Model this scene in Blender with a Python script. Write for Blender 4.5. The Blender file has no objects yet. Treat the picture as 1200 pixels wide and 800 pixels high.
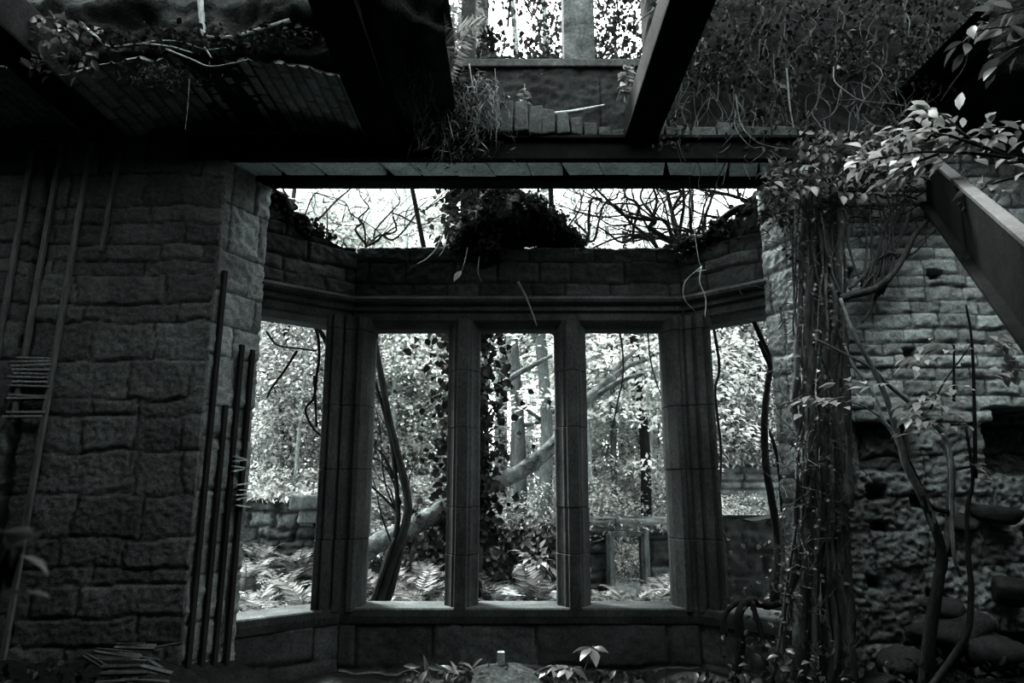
import bpy, math, random
import numpy as np
from mathutils import Vector
PI = math.pi
scene = bpy.context.scene
COL = scene.collection
random.seed(7)

# ------------------------------------------------------------------ camera
CAMZ, PITCH, F = 1.6, math.atan(0.21), 800.0
cp, sp = math.cos(PITCH), math.sin(PITCH)
cam = bpy.data.cameras.new('camera'); cam_o = bpy.data.objects.new('camera', cam); COL.objects.link(cam_o)
cam.sensor_width = 36; cam.lens = 24; cam.clip_start = .05; cam.clip_end = 400
cam_o.location = (0, 0, CAMZ); cam_o.rotation_euler = (PI/2 + PITCH, 0, 0)
cam.dof.use_dof = True; cam.dof.focus_distance = 5.2; cam.dof.aperture_fstop = 4.0
scene.camera = cam_o

def P(px, py, Y):
    """a point of the place, read off the photograph at depth Y"""
    u = (px-600)/F; v = (400-py)/F
    t = Y/(cp - v*sp)
    return (u*t, Y, CAMZ + (sp + v*cp)*t)
def PL(pts): return [P(*p) for p in pts]

# ------------------------------------------------------------------ tagging
def tag(o, label=None, cat=None, group=None, kind=None):
    if label: o['label'] = label
    if cat: o['category'] = cat
    if group: o['group'] = group
    if kind: o['kind'] = kind
    return o
def thing(name, label, cat, loc=(0, 0, 0), rz=0, group=None):
    o = bpy.data.objects.new(name, None); COL.objects.link(o); o.empty_display_size = .1
    o.location = loc; o.rotation_euler = (0, 0, rz)
    return tag(o, label, cat, group)
def link(name, me, mat=None, parent=None, loc=None):
    o = bpy.data.objects.new(name, me); COL.objects.link(o)
    if mat is not None and not me.materials: me.materials.append(mat)
    if parent is not None:
        o.parent = parent
        if loc is None:      # geometry given in world space: cancel the parent's placement
            o.matrix_parent_inverse = parent.matrix_basis.inverted()
    if loc is not None: o.location = loc
    return o
def copy_tree(root, loc, rz=0, s=1.0, label=None, group=None):
    r = root.copy(); COL.objects.link(r); r.location = loc; r.rotation_euler = (0, 0, rz); r.scale = (s, s, s)
    if label: r['label'] = label
    if group: r['group'] = group
    for ch in [c for c in root.children]:
        c = ch.copy(); COL.objects.link(c); c.parent = r
        for g in [c2 for c2 in ch.children]:
            d = g.copy(); COL.objects.link(d); d.parent = c
    return r

# ------------------------------------------------------------------ mesh building
def mesh(name, V, Fq, smooth=False, tone=None):
    V = np.asarray(V, dtype=np.float32).reshape(-1, 3)
    me = bpy.data.meshes.new(name)
    if isinstance(Fq, np.ndarray):
        k = Fq.shape[1]; n = len(Fq)
        me.vertices.add(len(V)); me.vertices.foreach_set('co', V.ravel())
        me.loops.add(n*k); me.loops.foreach_set('vertex_index', Fq.astype(np.int32).ravel())
        me.polygons.add(n); me.polygons.foreach_set('loop_start', np.arange(0, n*k, k, dtype=np.int32))
        me.update(calc_edges=True)
    else:
        me.from_pydata(V.tolist(), [], [list(f) for f in Fq]); me.update()
    if smooth: me.polygons.foreach_set('use_smooth', np.ones(len(me.polygons), dtype=bool))
    if tone is not None:
        a = me.attributes.new('tone', 'FLOAT', 'POINT'); a.data.foreach_set('value', np.asarray(tone, dtype=np.float32))
    me.validate(); return me
class MB:
    def __init__(s): s.V = []; s.Fs = []; s.n = 0
    def add(s, V, Fs):
        V = np.asarray(V, float).reshape(-1, 3); s.V.append(V)
        s.Fs += [tuple(int(i)+s.n for i in f) for f in Fs]; s.n += len(V)
    def box(s, a, b, jit=0):
        x0, y0, z0 = a; x1, y1, z1 = b
        V = np.array([(x0,y0,z0),(x1,y0,z0),(x1,y1,z0),(x0,y1,z0),(x0,y0,z1),(x1,y0,z1),(x1,y1,z1),(x0,y1,z1)], float)
        if jit: V += np.random.RandomState(s.n+3).uniform(-jit, jit, V.shape)
        s.add(V, [(0,3,2,1),(4,5,6,7),(0,1,5,4),(1,2,6,5),(2,3,7,6),(3,0,4,7)])
    def prism(s, poly, z0, z1):
        n = len(poly); V = [(x, y, z0) for x, y in poly] + [(x, y, z1) for x, y in poly]
        s.add(V, [(i, (i+1) % n, n+(i+1) % n, n+i) for i in range(n)] + [tuple(range(n))[::-1], tuple(range(n, 2*n))])
    def obox(s, p, q, w, h, up=(0, 0, 1)):
        """bar from p to q, w across, h along up"""
        p = Vector(p); q = Vector(q); d = (q-p).normalized(); u = Vector(up); sd = d.cross(u).normalized(); u = sd.cross(d).normalized()
        V = []
        for c in (p, q):
            for a, b in ((-1,-1),(1,-1),(1,1),(-1,1)): V.append(tuple(c + sd*(a*w/2) + u*(b*h/2)))
        s.add(V, [(0,1,2,3),(7,6,5,4),(0,4,5,1),(1,5,6,2),(2,6,7,3),(3,7,4,0)])
    def tube(s, pts, r0, r1=None, seg=8, sub=4, rough=0.0, seed=0, cap=True):
        V, Fs = tube(pts, r0, r1, seg, sub, rough, seed, cap); s.add(V, Fs)
    def mesh(s, name, smooth=False): return mesh(name, np.concatenate(s.V), s.Fs, smooth)
    def build(s, name, mat, parent=None, smooth=False, bevel=0):
        o = link(name, s.mesh(name, smooth), mat, parent)
        if bevel:
            m = o.modifiers.new('bevel', 'BEVEL'); m.width = bevel; m.segments = 2; m.limit_method = 'ANGLE'
        return o
def spline(pts, sub):
    pts = np.asarray(pts, float)
    if len(pts) < 3 or sub < 2:
        if len(pts) == 2 and sub > 1: return np.array([pts[0]+(pts[1]-pts[0])*k/sub for k in range(sub+1)])
        return pts
    Q = np.vstack([2*pts[0]-pts[1], pts, 2*pts[-1]-pts[-2]]); out = []
    for i in range(1, len(Q)-2):
        a, b, c, d = Q[i-1], Q[i], Q[i+1], Q[i+2]
        for k in range(sub):
            t = k/sub
            out.append(.5*((2*b)+(c-a)*t+(2*a-5*b+4*c-d)*t*t+(3*b-a-3*c+d)*t**3))
    out.append(pts[-1]); return np.array(out)
def tube(pts, r0, r1=None, seg=8, sub=4, rough=0.0, seed=0, cap=True):
    C = spline(pts, sub); n = len(C)
    if r1 is None: r1 = r0
    R = np.interp(np.linspace(0, 1, n), np.linspace(0, 1, len(r0)), r0) if hasattr(r0, '__len__') else np.linspace(r0, r1, n)
    T = np.gradient(C, axis=0); T /= np.linalg.norm(T, axis=1)[:, None]+1e-9
    up = np.array([0, 0, 1.]) if abs(T[0][2]) < .9 else np.array([1., 0, 0])
    N = np.cross(T[0], up); N /= np.linalg.norm(N)
    rs = np.random.RandomState(seed); V = []
    ang = np.arange(seg)*2*PI/seg
    for i in range(n):
        N = N - T[i]*np.dot(N, T[i]); N /= np.linalg.norm(N)+1e-9
        B = np.cross(T[i], N)
        rr = R[i]*(1+(rs.uniform(-rough, rough, seg) if rough else 0))
        V.append(C[i] + (np.cos(ang)*rr)[:, None]*N + (np.sin(ang)*rr)[:, None]*B)
    V = np.concatenate(V); Fs = []
    for i in range(n-1):
        for j in range(seg):
            k = (j+1) % seg; Fs.append((i*seg+j, i*seg+k, (i+1)*seg+k, (i+1)*seg+j))
    if cap: Fs += [tuple(range(seg))[::-1], tuple((n-1)*seg+j for j in range(seg))]
    return V, Fs
def wander(p, q, n, amp, rs, sag=0):
    p = np.array(p, float); q = np.array(q, float); out = []
    w = np.zeros(3)
    for i in range(n+1):
        t = i/n; w = w*.6 + rs.normal(0, amp, 3)
        c = p+(q-p)*t + w*math.sin(PI*t)**.5
        c[2] -= sag*4*t*(1-t); out.append(tuple(c))
    return out

# ------------------------------------------------------------------ 2-D noise
def vnoise(x, y, seed=0):
    rs = np.random.RandomState(seed); T = rs.rand(256, 256)
    xi = np.floor(x).astype(int); yi = np.floor(y).astype(int); fx = x-xi; fy = y-yi
    fx = fx*fx*(3-2*fx); fy = fy*fy*(3-2*fy)
    a = T[yi % 256, xi % 256]; b = T[yi % 256, (xi+1) % 256]; c = T[(yi+1) % 256, xi % 256]; d = T[(yi+1) % 256, (xi+1) % 256]
    return (a*(1-fx)+b*fx)*(1-fy)+(c*(1-fx)+d*fx)*fy
def fbm(x, y, oct=4, seed=0, gain=.5):
    s = 0; a = 1; tot = 0
    for k in range(oct):
        s = s + a*vnoise(x*2**k+17.3*k, y*2**k+5.1*k, seed+k); tot += a; a *= gain
    return s/tot
def sstep(a, b, x):
    t = np.clip((x-a)/(b-a), 0, 1); return t*t*(3-2*t)

# ------------------------------------------------------------------ materials
TINT = (.86, 1.0, .98)
def newmat(name):
    m = bpy.data.materials.new(name); m.use_nodes = True; nt = m.node_tree; nt.nodes.clear()
    out = nt.nodes.new('ShaderNodeOutputMaterial'); return m, nt, out
def solid(name, lo, hi, scale=6, rough=.9, bump=.3, bscale=60, tone=False, spec=.08, tint=TINT, streak=0.0, metal=0.0, bdist=.01, speck=.45, fine=55):
    if name not in ('mossy_ruin_stone', 'pale_bark', 'mid_bark', 'fallen_log_bark', 'forest_ground', 'moss', 'soffit_stone', 'pale_lath'): lo *= .68; hi *= .68
    m, nt, out = newmat(name); N = nt.nodes.new; L = nt.links.new
    b = N('ShaderNodeBsdfPrincipled'); b.inputs['Roughness'].default_value = rough
    b.inputs['Specular IOR Level'].default_value = spec; b.inputs['Metallic'].default_value = metal
    tc = N('ShaderNodeTexCoord'); src = tc.outputs['Object']
    n1 = N('ShaderNodeTexNoise'); n1.inputs['Scale'].default_value = scale; n1.inputs['Detail'].default_value = 6; n1.inputs['Roughness'].default_value = .65
    if streak:
        mp = N('ShaderNodeMapping'); mp.inputs['Scale'].default_value = (1, 1, streak); L(src, mp.inputs['Vector']); L(mp.outputs['Vector'], n1.inputs['Vector'])
    else: L(src, n1.inputs['Vector'])
    r = N('ShaderNodeValToRGB'); r.color_ramp.elements[0].position = .3; r.color_ramp.elements[1].position = .72
    r.color_ramp.elements[0].color = (lo*tint[0], lo*tint[1], lo*tint[2], 1); r.color_ramp.elements[1].color = (hi*tint[0], hi*tint[1], hi*tint[2], 1)
    L(n1.outputs['Fac'], r.inputs['Fac']); colr = r.outputs['Color']
    if tone:
        at = N('ShaderNodeAttribute'); at.attribute_name = 'tone'
        mx = N('ShaderNodeMix'); mx.data_type = 'RGBA'; mx.blend_type = 'MULTIPLY'; mx.inputs[0].default_value = 1
        L(colr, mx.inputs[6]); L(at.outputs['Fac'], mx.inputs[7]); colr = mx.outputs[2]
    n3 = N('ShaderNodeTexNoise'); n3.inputs['Scale'].default_value = fine; n3.inputs['Detail'].default_value = 4; n3.inputs['Roughness'].default_value = .75; L(mp.outputs['Vector'] if streak else src, n3.inputs['Vector'])
    mr = N('ShaderNodeMapRange'); mr.inputs[1].default_value = .3; mr.inputs[2].default_value = .7; mr.inputs[3].default_value = 1-speck; mr.inputs[4].default_value = 1+speck; L(n3.outputs['Fac'], mr.inputs[0])
    m2 = N('ShaderNodeMix'); m2.data_type = 'RGBA'; m2.blend_type = 'MULTIPLY'; m2.inputs[0].default_value = 1; L(colr, m2.inputs[6]); L(mr.outputs[0], m2.inputs[7]); colr = m2.outputs[2]
    L(colr, b.inputs['Base Color'])
    n2 = N('ShaderNodeTexNoise'); n2.inputs['Scale'].default_value = bscale; n2.inputs['Detail'].default_value = 5; n2.inputs['Roughness'].default_value = .7
    if streak: L(mp.outputs['Vector'], n2.inputs['Vector'])
    else: L(src, n2.inputs['Vector'])
    bp = N('ShaderNodeBump'); bp.inputs['Strength'].default_value = bump; bp.inputs['Distance'].default_value = bdist
    L(n2.outputs['Fac'], bp.inputs['Height']); L(bp.outputs['Normal'], b.inputs['Normal'])
    L(b.outputs['BSDF'], out.inputs['Surface']); return m
def leafmat(name, lo, hi, trans=.45, gloss=.12, tint=(.95, 1.0, .97)):
    m, nt, out = newmat(name); N = nt.nodes.new; L = nt.links.new
    g = N('ShaderNodeNewGeometry'); r = N('ShaderNodeValToRGB')
    r.color_ramp.elements[0].color = (lo*tint[0], lo*tint[1], lo*tint[2], 1); r.color_ramp.elements[1].color = (hi*tint[0], hi*tint[1], hi*tint[2], 1)
    L(g.outputs['Random Per Island'], r.inputs['Fac'])
    d = N('ShaderNodeBsdfDiffuse'); t = N('ShaderNodeBsdfTranslucent'); gl = N('ShaderNodeBsdfGlossy'); gl.inputs['Roughness'].default_value = .35
    tc = N('ShaderNodeTexCoord'); nz = N('ShaderNodeTexNoise'); nz.inputs['Scale'].default_value = 1.6; nz.inputs['Detail'].default_value = 3; L(tc.outputs['Object'], nz.inputs['Vector'])
    mr = N('ShaderNodeMapRange'); mr.inputs[1].default_value = .36; mr.inputs[2].default_value = .64; mr.inputs[3].default_value = .45; mr.inputs[4].default_value = 1.15; L(nz.outputs['Fac'], mr.inputs[0])
    mx = N('ShaderNodeMix'); mx.data_type = 'RGBA'; mx.blend_type = 'MULTIPLY'; mx.inputs[0].default_value = 1; L(r.outputs['Color'], mx.inputs[6]); L(mr.outputs[0], mx.inputs[7])
    L(mx.outputs[2], d.inputs['Color']); L(mx.outputs[2], t.inputs['Color'])
    a = N('ShaderNodeMixShader'); a.inputs[0].default_value = trans; L(d.outputs[0], a.inputs[1]); L(t.outputs[0], a.inputs[2])
    c = N('ShaderNodeMixShader'); c.inputs[0].default_value = gloss; L(a.outputs[0], c.inputs[1]); L(gl.outputs[0], c.inputs[2])
    gl.inputs['Color'].default_value = (min(.5, hi*1.5), min(.55, hi*1.6), min(.55, hi*1.6), 1)
    L(c.outputs[0], out.inputs['Surface']); return m
M = dict(
    ashlar=solid('ashlar_stone', .13, .27, 3, .95, .6, 45, tone=True),
    reveal=solid('reveal_stone', .19, .33, 4, .95, .6, 45, tone=True),
    baystone=solid('bay_stone', .05, .12, 3, .95, .4, 50, tone=True),
    dressed=solid('dressed_stone', .035, .095, 4, .9, .4, 60, streak=.55),
    brick=solid('old_brick', .24, .5, 5, .95, .5, 55, tone=True),
    rubble=solid('rubble_stone', .2, .4, 6, .95, .6, 40, tone=True),
    plaster=solid('lime_plaster', .012, .032, 4, .95, .3, 40, tone=True),
    ruin=solid('mossy_ruin_stone', .04, .15, 4, .95, .6, 40, tone=True),
    concrete=solid('stained_concrete', .03, .07, 5, .95, .4, 40),
    steel=solid('rusted_steel', .006, .015, 9, .95, .4, 60, spec=.04),
    flange=solid('lit_rusted_steel', .025, .05, 9, .8, .4, 60, spec=.3),  # lighter copy of the steel: light on the top flange put into colour
    wood=solid('grey_timber', .07, .17, 8, .9, .5, 30, streak=.12),
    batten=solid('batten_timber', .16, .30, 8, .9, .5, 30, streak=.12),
    bark=solid('dark_bark', .010, .032, 14, .95, .8, 30, streak=.3, bdist=.02),
    barkpale=solid('pale_bark', .12, .28, 9, .95, .6, 25, streak=.3, bdist=.02),  # on far trunks the paler colour also stands in for haze
    barkmid=solid('mid_bark', .05, .15, 9, .95, .6, 25, streak=.3, bdist=.02),
    log=solid('fallen_log_bark', .012, .13, 9, .95, .9, 25, bdist=.02),
    root=solid('pale_root', .16, .34, 12, .9, .4, 40),
    soil=solid('dark_soil', .015, .05, 8, 1, 1, 30, bdist=.03),
    moss=solid('moss', .02, .07, 20, 1, 1, 60, bdist=.02),
    ground=solid('forest_ground', .10, .28, 6, 1, 1, 20, bdist=.03),
    rubbledark=solid('dark_rubble', .03, .08, 6, .95, .6, 40),
    barkvine=solid('vine_bark', .035, .12, 18, .95, .9, 35, streak=.2, bdist=.02),
    lathpale=solid('pale_lath', .2, .36, 8, .9, .5, 30),
    barkmid2=solid('stained_pillar_stone', .03, .12, 7, .95, .7, 30),
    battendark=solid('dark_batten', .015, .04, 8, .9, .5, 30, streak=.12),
    soffit=solid('soffit_stone', .4, .75, 5, .9, .4, 50),
    shade=solid('shaded_stone', .012, .035, 6, .95, .6, 40),  # near-black stone: shade put into the colour
    leafdim=leafmat('dim_leaf', .035, .13, .3, .10),
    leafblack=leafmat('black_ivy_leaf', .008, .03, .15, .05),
    marker=solid('pale_painted_post', .35, .75, 30, .8, .2, 50),
    leafdark=leafmat('ivy_leaf', .012, .06, .25, .10),
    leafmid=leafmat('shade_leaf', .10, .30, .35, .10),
    leafbright=leafmat('lit_leaf', .19, .48, .40, .10),  # lit, shade and dim leaf copies: light level put into leaf colour
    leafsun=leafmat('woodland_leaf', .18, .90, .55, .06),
    leafwood=leafmat('far_woodland_leaf', .30, .95, .55, .05),  # lighter than the nearer leaf: distance haze put into the colour
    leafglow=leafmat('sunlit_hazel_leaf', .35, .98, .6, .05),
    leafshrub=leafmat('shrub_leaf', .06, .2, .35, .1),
    leafcant=leafmat('half_shaded_leaf', .12, .62, .5, .05),  # darker copy of the hazel leaf: half shade put into the colour
    fern=leafmat('fern_frond', .05, .24, .40, .06),
    grass=leafmat('dry_grass', .25, .55, .35, .05),
)

# ------------------------------------------------------------------ masonry
def masonry(name, O, U, Vv, W, H, mat, courses, wid, res=.02, joint=.012, depth=.018, rough=.012, irr=.01,
            off=.012, toneR=(.7, 1.15), th=.3, holes=(), seed=1, parent=None, nrm=None, big=0.02, topfn=None, fq=20):
    """a wall panel: real stones as relief. O lower-left corner, U along, Vv up, relief towards nrm"""
    O = np.array(O, float); U = np.array(U, float); U /= np.linalg.norm(U); Vv = np.array(Vv, float); Vv /= np.linalg.norm(Vv)
    nrm = np.cross(U, Vv) if nrm is None else np.array(nrm, float)
    nu = max(2, int(W/res))+1; nv = max(2, int(H/res))+1
    uu, vv = np.meshgrid(np.linspace(0, W, nu), np.linspace(0, H, nv))
    rs = np.random.RandomState(seed)
    wu = uu+(fbm(uu*5, vv*5, 3, seed)-.5)*irr*4; wv = vv+(fbm(uu*4+9, vv*4, 3, seed+5)-.5)*irr*4
    ys = [0.0]; hs = []
    while ys[-1] < H+.3:
        h = rs.uniform(*courses); ys.append(ys[-1]+h)
    ys = np.array(ys); row = np.clip(np.searchsorted(ys, np.clip(wv, 0, H+.2), side='right')-1, 0, len(ys)-2)
    dv = np.minimum(wv-ys[row], ys[row+1]-wv)
    du = np.zeros_like(uu); off_a = np.zeros_like(uu); tone = np.ones_like(uu); tx = np.zeros_like(uu)
    for r in range(len(ys)-1):
        mk = row == r
        if not mk.any(): continue
        xs = [-rs.uniform(0, wid[1])]
        while xs[-1] < W+.5: xs.append(xs[-1]+rs.uniform(*wid))
        xs = np.array(xs); k = np.clip(np.searchsorted(xs, wu[mk], side='right')-1, 0, len(xs)-2)
        du[mk] = np.minimum(wu[mk]-xs[k], xs[k+1]-wu[mk])
        off_a[mk] = rs.uniform(-off, off, len(xs))[k]; tone[mk] = rs.uniform(*toneR, len(xs))[k]; tx[mk] = rs.uniform(-1, 1, len(xs))[k]
    d = np.minimum(du, dv)
    tj = sstep(.15, 1.1, d/joint)
    jw = joint*(.6+1.2*fbm(uu*3+4, vv*3, 2, seed+9))
    s = sstep(jw*.3, jw*1.9, d)
    h = depth*(s-1) + off_a*s + (fbm(uu*fq, vv*fq*1.25, 5, seed+2, .62)-.5)*rough*2 + (fbm(uu*1.3, vv*1.3, 3, seed+3)-.5)*big*2
    tone = tone*(.25+.75*tj)*(.75+.5*fbm(uu*2, vv*2, 4, seed+12))
    for (u0, v0, u1, v1, dp) in holes:
        e = (fbm(uu*9, vv*9, 3, seed+20)-.5)*.05
        ins = np.minimum(np.minimum(uu-u0, u1-uu), np.minimum(vv-v0, v1-vv))+e
        k = sstep(-.005, .012, ins); h -= dp*k; tone *= 1-.55*k
    if topfn is not None: vv = np.minimum(vv, topfn(uu[0])[None, :]+0*vv)
    Vt = O + uu[..., None]*U + vv[..., None]*Vv + h[..., None]*nrm
    Vt = Vt.reshape(-1, 3); idx = np.arange(nu*nv).reshape(nv, nu)
    Fq = np.stack([idx[:-1, :-1], idx[:-1, 1:], idx[1:, 1:], idx[1:, :-1]], -1).reshape(-1, 4)
    ring = np.concatenate([idx[0, :-1], idx[:-1, -1], idx[-1, :0:-1], idx[:0:-1, 0]])
    base = O + uu.reshape(-1, 1)[ring]*U + vv.reshape(-1, 1)[ring]*Vv - th*nrm
    n0 = len(Vt); k = len(ring); a = np.arange(k); bq = np.stack([ring, n0+a, n0+(a+1) % k, ring[(a+1) % k]], -1)
    Vt = np.vstack([Vt, base, [O-th*nrm, O+U*W-th*nrm, O+U*W+Vv*vv[-1, -1]-th*nrm, O+Vv*vv[-1, 0]-th*nrm]])
    Fq = np.vstack([Fq, bq, [[n0+k+3, n0+k+2, n0+k+1, n0+k]]])
    if np.dot(np.cross(U, Vv), nrm) < 0: Fq = Fq[:, ::-1]
    tn = np.concatenate([tone.ravel(), tone.ravel()[ring], np.ones(4)*.8])
    return link(name, mesh(name, Vt, Fq, False, tn), mat, parent)
def struct(o): return tag(o, kind='structure')

# ------------------------------------------------------------------ foliage meshes
def unit(a): return a/(np.linalg.norm(a, axis=-1, keepdims=True)+1e-9)
def leaves(C, D, N, Ln, Wd, fold=.25, near=False):
    C = np.asarray(C, float); D = unit(np.asarray(D, float)); N = np.asarray(N, float)
    S = unit(np.cross(N, D)); N = np.cross(D, S); n = len(C)
    Ln = np.broadcast_to(Ln, n)[:, None]; Wd = np.broadcast_to(Wd, n)[:, None]; i = np.arange(n)[:, None]
    if not near:
        V = np.stack([C, C+D*Ln*.42+S*Wd*.5+N*Wd*fold, C+D*Ln, C+D*Ln*.42-S*Wd*.5+N*Wd*fold], 1).reshape(-1, 3)
        Fq = np.concatenate([i*4+np.array([[0, 1, 2]]), i*4+np.array([[0, 2, 3]])]); return V, Fq
    f = N*Wd*fold
    V = np.stack([C, C+D*Ln*.25+S*Wd*.38+f*.8, C+D*Ln*.25, C+D*Ln*.25-S*Wd*.38+f*.8,
                  C+D*Ln*.52+S*Wd*.5+f-N*Ln*.03, C+D*Ln*.52-N*Ln*.03, C+D*Ln*.52-S*Wd*.5+f-N*Ln*.03,
                  C+D*Ln*.8+S*Wd*.26+f*.4-N*Ln*.1, C+D*Ln*.8-N*Ln*.1, C+D*Ln*.8-S*Wd*.26+f*.4-N*Ln*.1, C+D*Ln-N*Ln*.2], 1).reshape(-1, 3)
    tri = [(0, 1, 2), (0, 2, 3), (1, 4, 5), (1, 5, 2), (2, 5, 6), (2, 6, 3), (4, 7, 8), (4, 8, 5), (5, 8, 9), (5, 9, 6), (7, 10, 8), (8, 10, 9)]
    return V, np.concatenate([i*11+np.array([t]) for t in tri])
def leafmesh(name, *a, **k):
    V, Fq = leaves(*a, **k); return mesh(name, V, Fq)
def sprays(centres, dirs, n, rad, thick, ln, rs, up=.35):
    """flat leafy sprays: leaves laid in tilted discs round each centre"""
    C = []; D = []; N = []; L = []
    for c, d in zip(centres, dirs):
        d = np.array(d, float); nr = unit(np.array([0, 0, 1.])+rs.normal(0, up, 3)+.2*d)
        a = rs.uniform(0, 2*PI, n); r = rad*np.sqrt(rs.uniform(0, 1, n))
        e1 = unit(np.cross(nr, [.3, .9, .1])); e2 = np.cross(nr, e1)
        o = (np.cos(a)*r)[:, None]*e1+(np.sin(a)*r)[:, None]*e2
        p = np.array(c)+o+nr*rs.normal(0, thick, n)[:, None]; p[:, 2] -= .25*r*r/rad
        C.append(p); dd = unit(o+.3*rs.normal(0, rad, (n, 3))+.2*d); dd[:, 2] -= .25; D.append(dd)
        N.append(unit(nr+rs.normal(0, .45, (n, 3)))); L.append(ln*rs.uniform(.55, 1.2, n))
    return np.concatenate(C), np.concatenate(D), np.concatenate(N), np.concatenate(L)
def cloud(n, fn, ln, rs, near=False, asp=.6, up=(0, 0, 1), jit=.8):
    """leaves scattered on points from fn(rs, n)"""
    C = fn(rs, n); D = rs.normal(0, 1, (n, 3)); D[:, 2] -= .5; N = unit(np.array(up)+rs.normal(0, jit, (n, 3)))
    L = ln*rs.uniform(.6, 1.25, n); return leaves(C, D, N, L, L*asp, .2, near)
def along(pts, n, spread, rs):
    C = spline(pts, 6); k = rs.uniform(0, len(C)-1.001, n); i = k.astype(int); f = (k-i)[:, None]
    return C[i]*(1-f)+C[i+1]*f+rs.normal(0, spread, (n, 3))

# ================================================================== THE SETTING
YU = 4.93
Y1, Y2, YB = 4.73, 5.15, 5.70          # face of the great opening, its back, the bay window
XL, XR = -2.14, 2.14                    # arrises of the great opening
LZ = 3.98                               # soffit of the lintel

# floor: rubble and earth inside
def heightfield(name, x0, x1, y0, y1, res, fn, mat):
    nx = int((x1-x0)/res)+1; ny = int((y1-y0)/res)+1
    X, Y = np.meshgrid(np.linspace(x0, x1, nx), np.linspace(y0, y1, ny)); Z = fn(X, Y)
    idx = np.arange(nx*ny).reshape(ny, nx)
    Fq = np.stack([idx[:-1, :-1], idx[:-1, 1:], idx[1:, 1:], idx[1:, :-1]], -1).reshape(-1, 4)
    return link(name, mesh(name, np.stack([X, Y, Z], -1), Fq, True), mat)
def floor_z(X, Y):
    X = np.asarray(X, float); Y = np.asarray(Y, float)
    z = .02+.17*sstep(3.2, 5.3, Y)
    z = z+.42*sstep(1.75, 2.7, X)*sstep(3.0, 4.4, Y) + .34*sstep(-1.6, -2.3, X)*sstep(3.2, 4.3, Y)
    return z+(fbm(X*3+40, Y*3+40, 5, 61)-.5)*.14
def gz(x, y): return float(floor_z(np.array([x]), np.array([y]))[0])
struct(heightfield('floor', -4.0, 4.0, -3.0, 5.7, .045, floor_z, M['soil']))

def ground_z(X, Y):
    X = np.asarray(X, float); Y = np.asarray(Y, float)
    return .2+.12*sstep(6, 9, Y)+.5*sstep(9.5, 14, Y)+.05*np.maximum(Y-14, 0)+(fbm(X*.9+70, Y*.9+70, 5, 31)-.5)*.45
def oz(x, y): return float(ground_z(np.array([x]), np.array([y]))[0])
struct(heightfield('ground', -26, 26, 5.95, 60, .3, ground_z, M['ground']))

# great wall left of the opening and its reveal
wl = struct(masonry('wall_left', (-4.2, Y1, -.1), (1, 0, 0), (0, 0, 1), 4.2+XL, 4.35, M['ashlar'], (.10, .30), (.28, .85),
    res=.015, joint=.008, depth=.011, rough=.014, off=.008, big=.02, irr=.02, fq=38, seed=11, th=.4, nrm=(0, -1, 0),
    holes=[(.72, 1.2, .80, 4.2, .09)]))
rd = np.array([-1.95-XL, Y2-Y1, 0]); rl = np.linalg.norm(rd); rn = np.array([rd[1], -rd[0], 0])/rl
masonry('reveal', (XL, Y1, -.1), rd, (0, 0, 1), rl, 4.1, M['reveal'], (.2, .38), (.22, .5), res=.015, joint=.010,
    depth=.012, rough=.022, off=.006, big=.01, seed=12, th=.3, nrm=rn, parent=wl)
# right of the opening: brick above, rubble below
HZ = 2.02
wr = struct(masonry('wall_right', (XR, Y1, HZ), (1, 0, 0), (0, 0, 1), 2.1, 4.13-HZ, M['brick'], (.085, .125), (.17, .30),
    res=.012, joint=.008, depth=.016, rough=.02, off=.010, toneR=(.6, 1.2), irr=.010, seed=21, th=.4, nrm=(0, -1, 0),
    holes=[(.86, 1.02, .98, 1.10, .07), (.18, .98, .34, 1.12, .08), (.62, .44, .70, .52, .05), (1.18, -.1, 2.2, .10, .3)]))
masonry('rubble_footing', (XR, Y1, -.1), (1, 0, 0), (0, 0, 1), 2.1, HZ+.1, M['rubble'], (.16, .34), (.25, .6),
    res=.013, joint=.008, depth=.014, rough=.035, off=.02, irr=.03, big=.06, fq=32, seed=22, th=.4, nrm=(0, -1, 0), parent=wr,
    holes=[(.20, 1.78, .62, 2.2, .14), (.26, 1.60, .40, 1.70, .10), (.55, 1.55, .66, 1.64, .1), (.28, 1.40, .38, 1.46, .12), (.68, 1.22, .82, 1.30, .16),
           (.20, 1.02, .30, 1.12, .12), (.58, .84, .72, 1.02, .14), (1.1, 1.76, 2.1, 2.2, .32), (1.30, 1.30, 1.42, 1.40, .16), (1.0, .64, 1.25, .76, .1), (.2, .45, .42, .62, .16)])
capf = lambda X, Y: 4.13+.06*fbm(X*4+3, Y*4, 4, 15)+0*X
struct(heightfield('added_soil_cap', XR-.25, 4.1, Y1-.06, YU+.02, .03, lambda X, Y: capf(X, Y)+.04*(1-sstep(Y1-.06, Y1+.0, Y))*-1, M['soil']))  # dark soil cap added to dim the sunlit top of the brick
rd2 = np.array([1.98-XR, Y2-Y1, 0]); rl2 = np.linalg.norm(rd2); rn2 = np.array([-rd2[1], rd2[0], 0])/rl2
masonry('reveal', (XR, Y1, -.1), rd2, (0, 0, 1), rl2, 4.1, M['reveal'], (.16, .34), (.2, .4), res=.014, joint=.014,
    depth=.012, rough=.015, off=.007, irr=.02, big=.012, fq=34, seed=23, th=.3, nrm=rn2, parent=wr)

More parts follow.
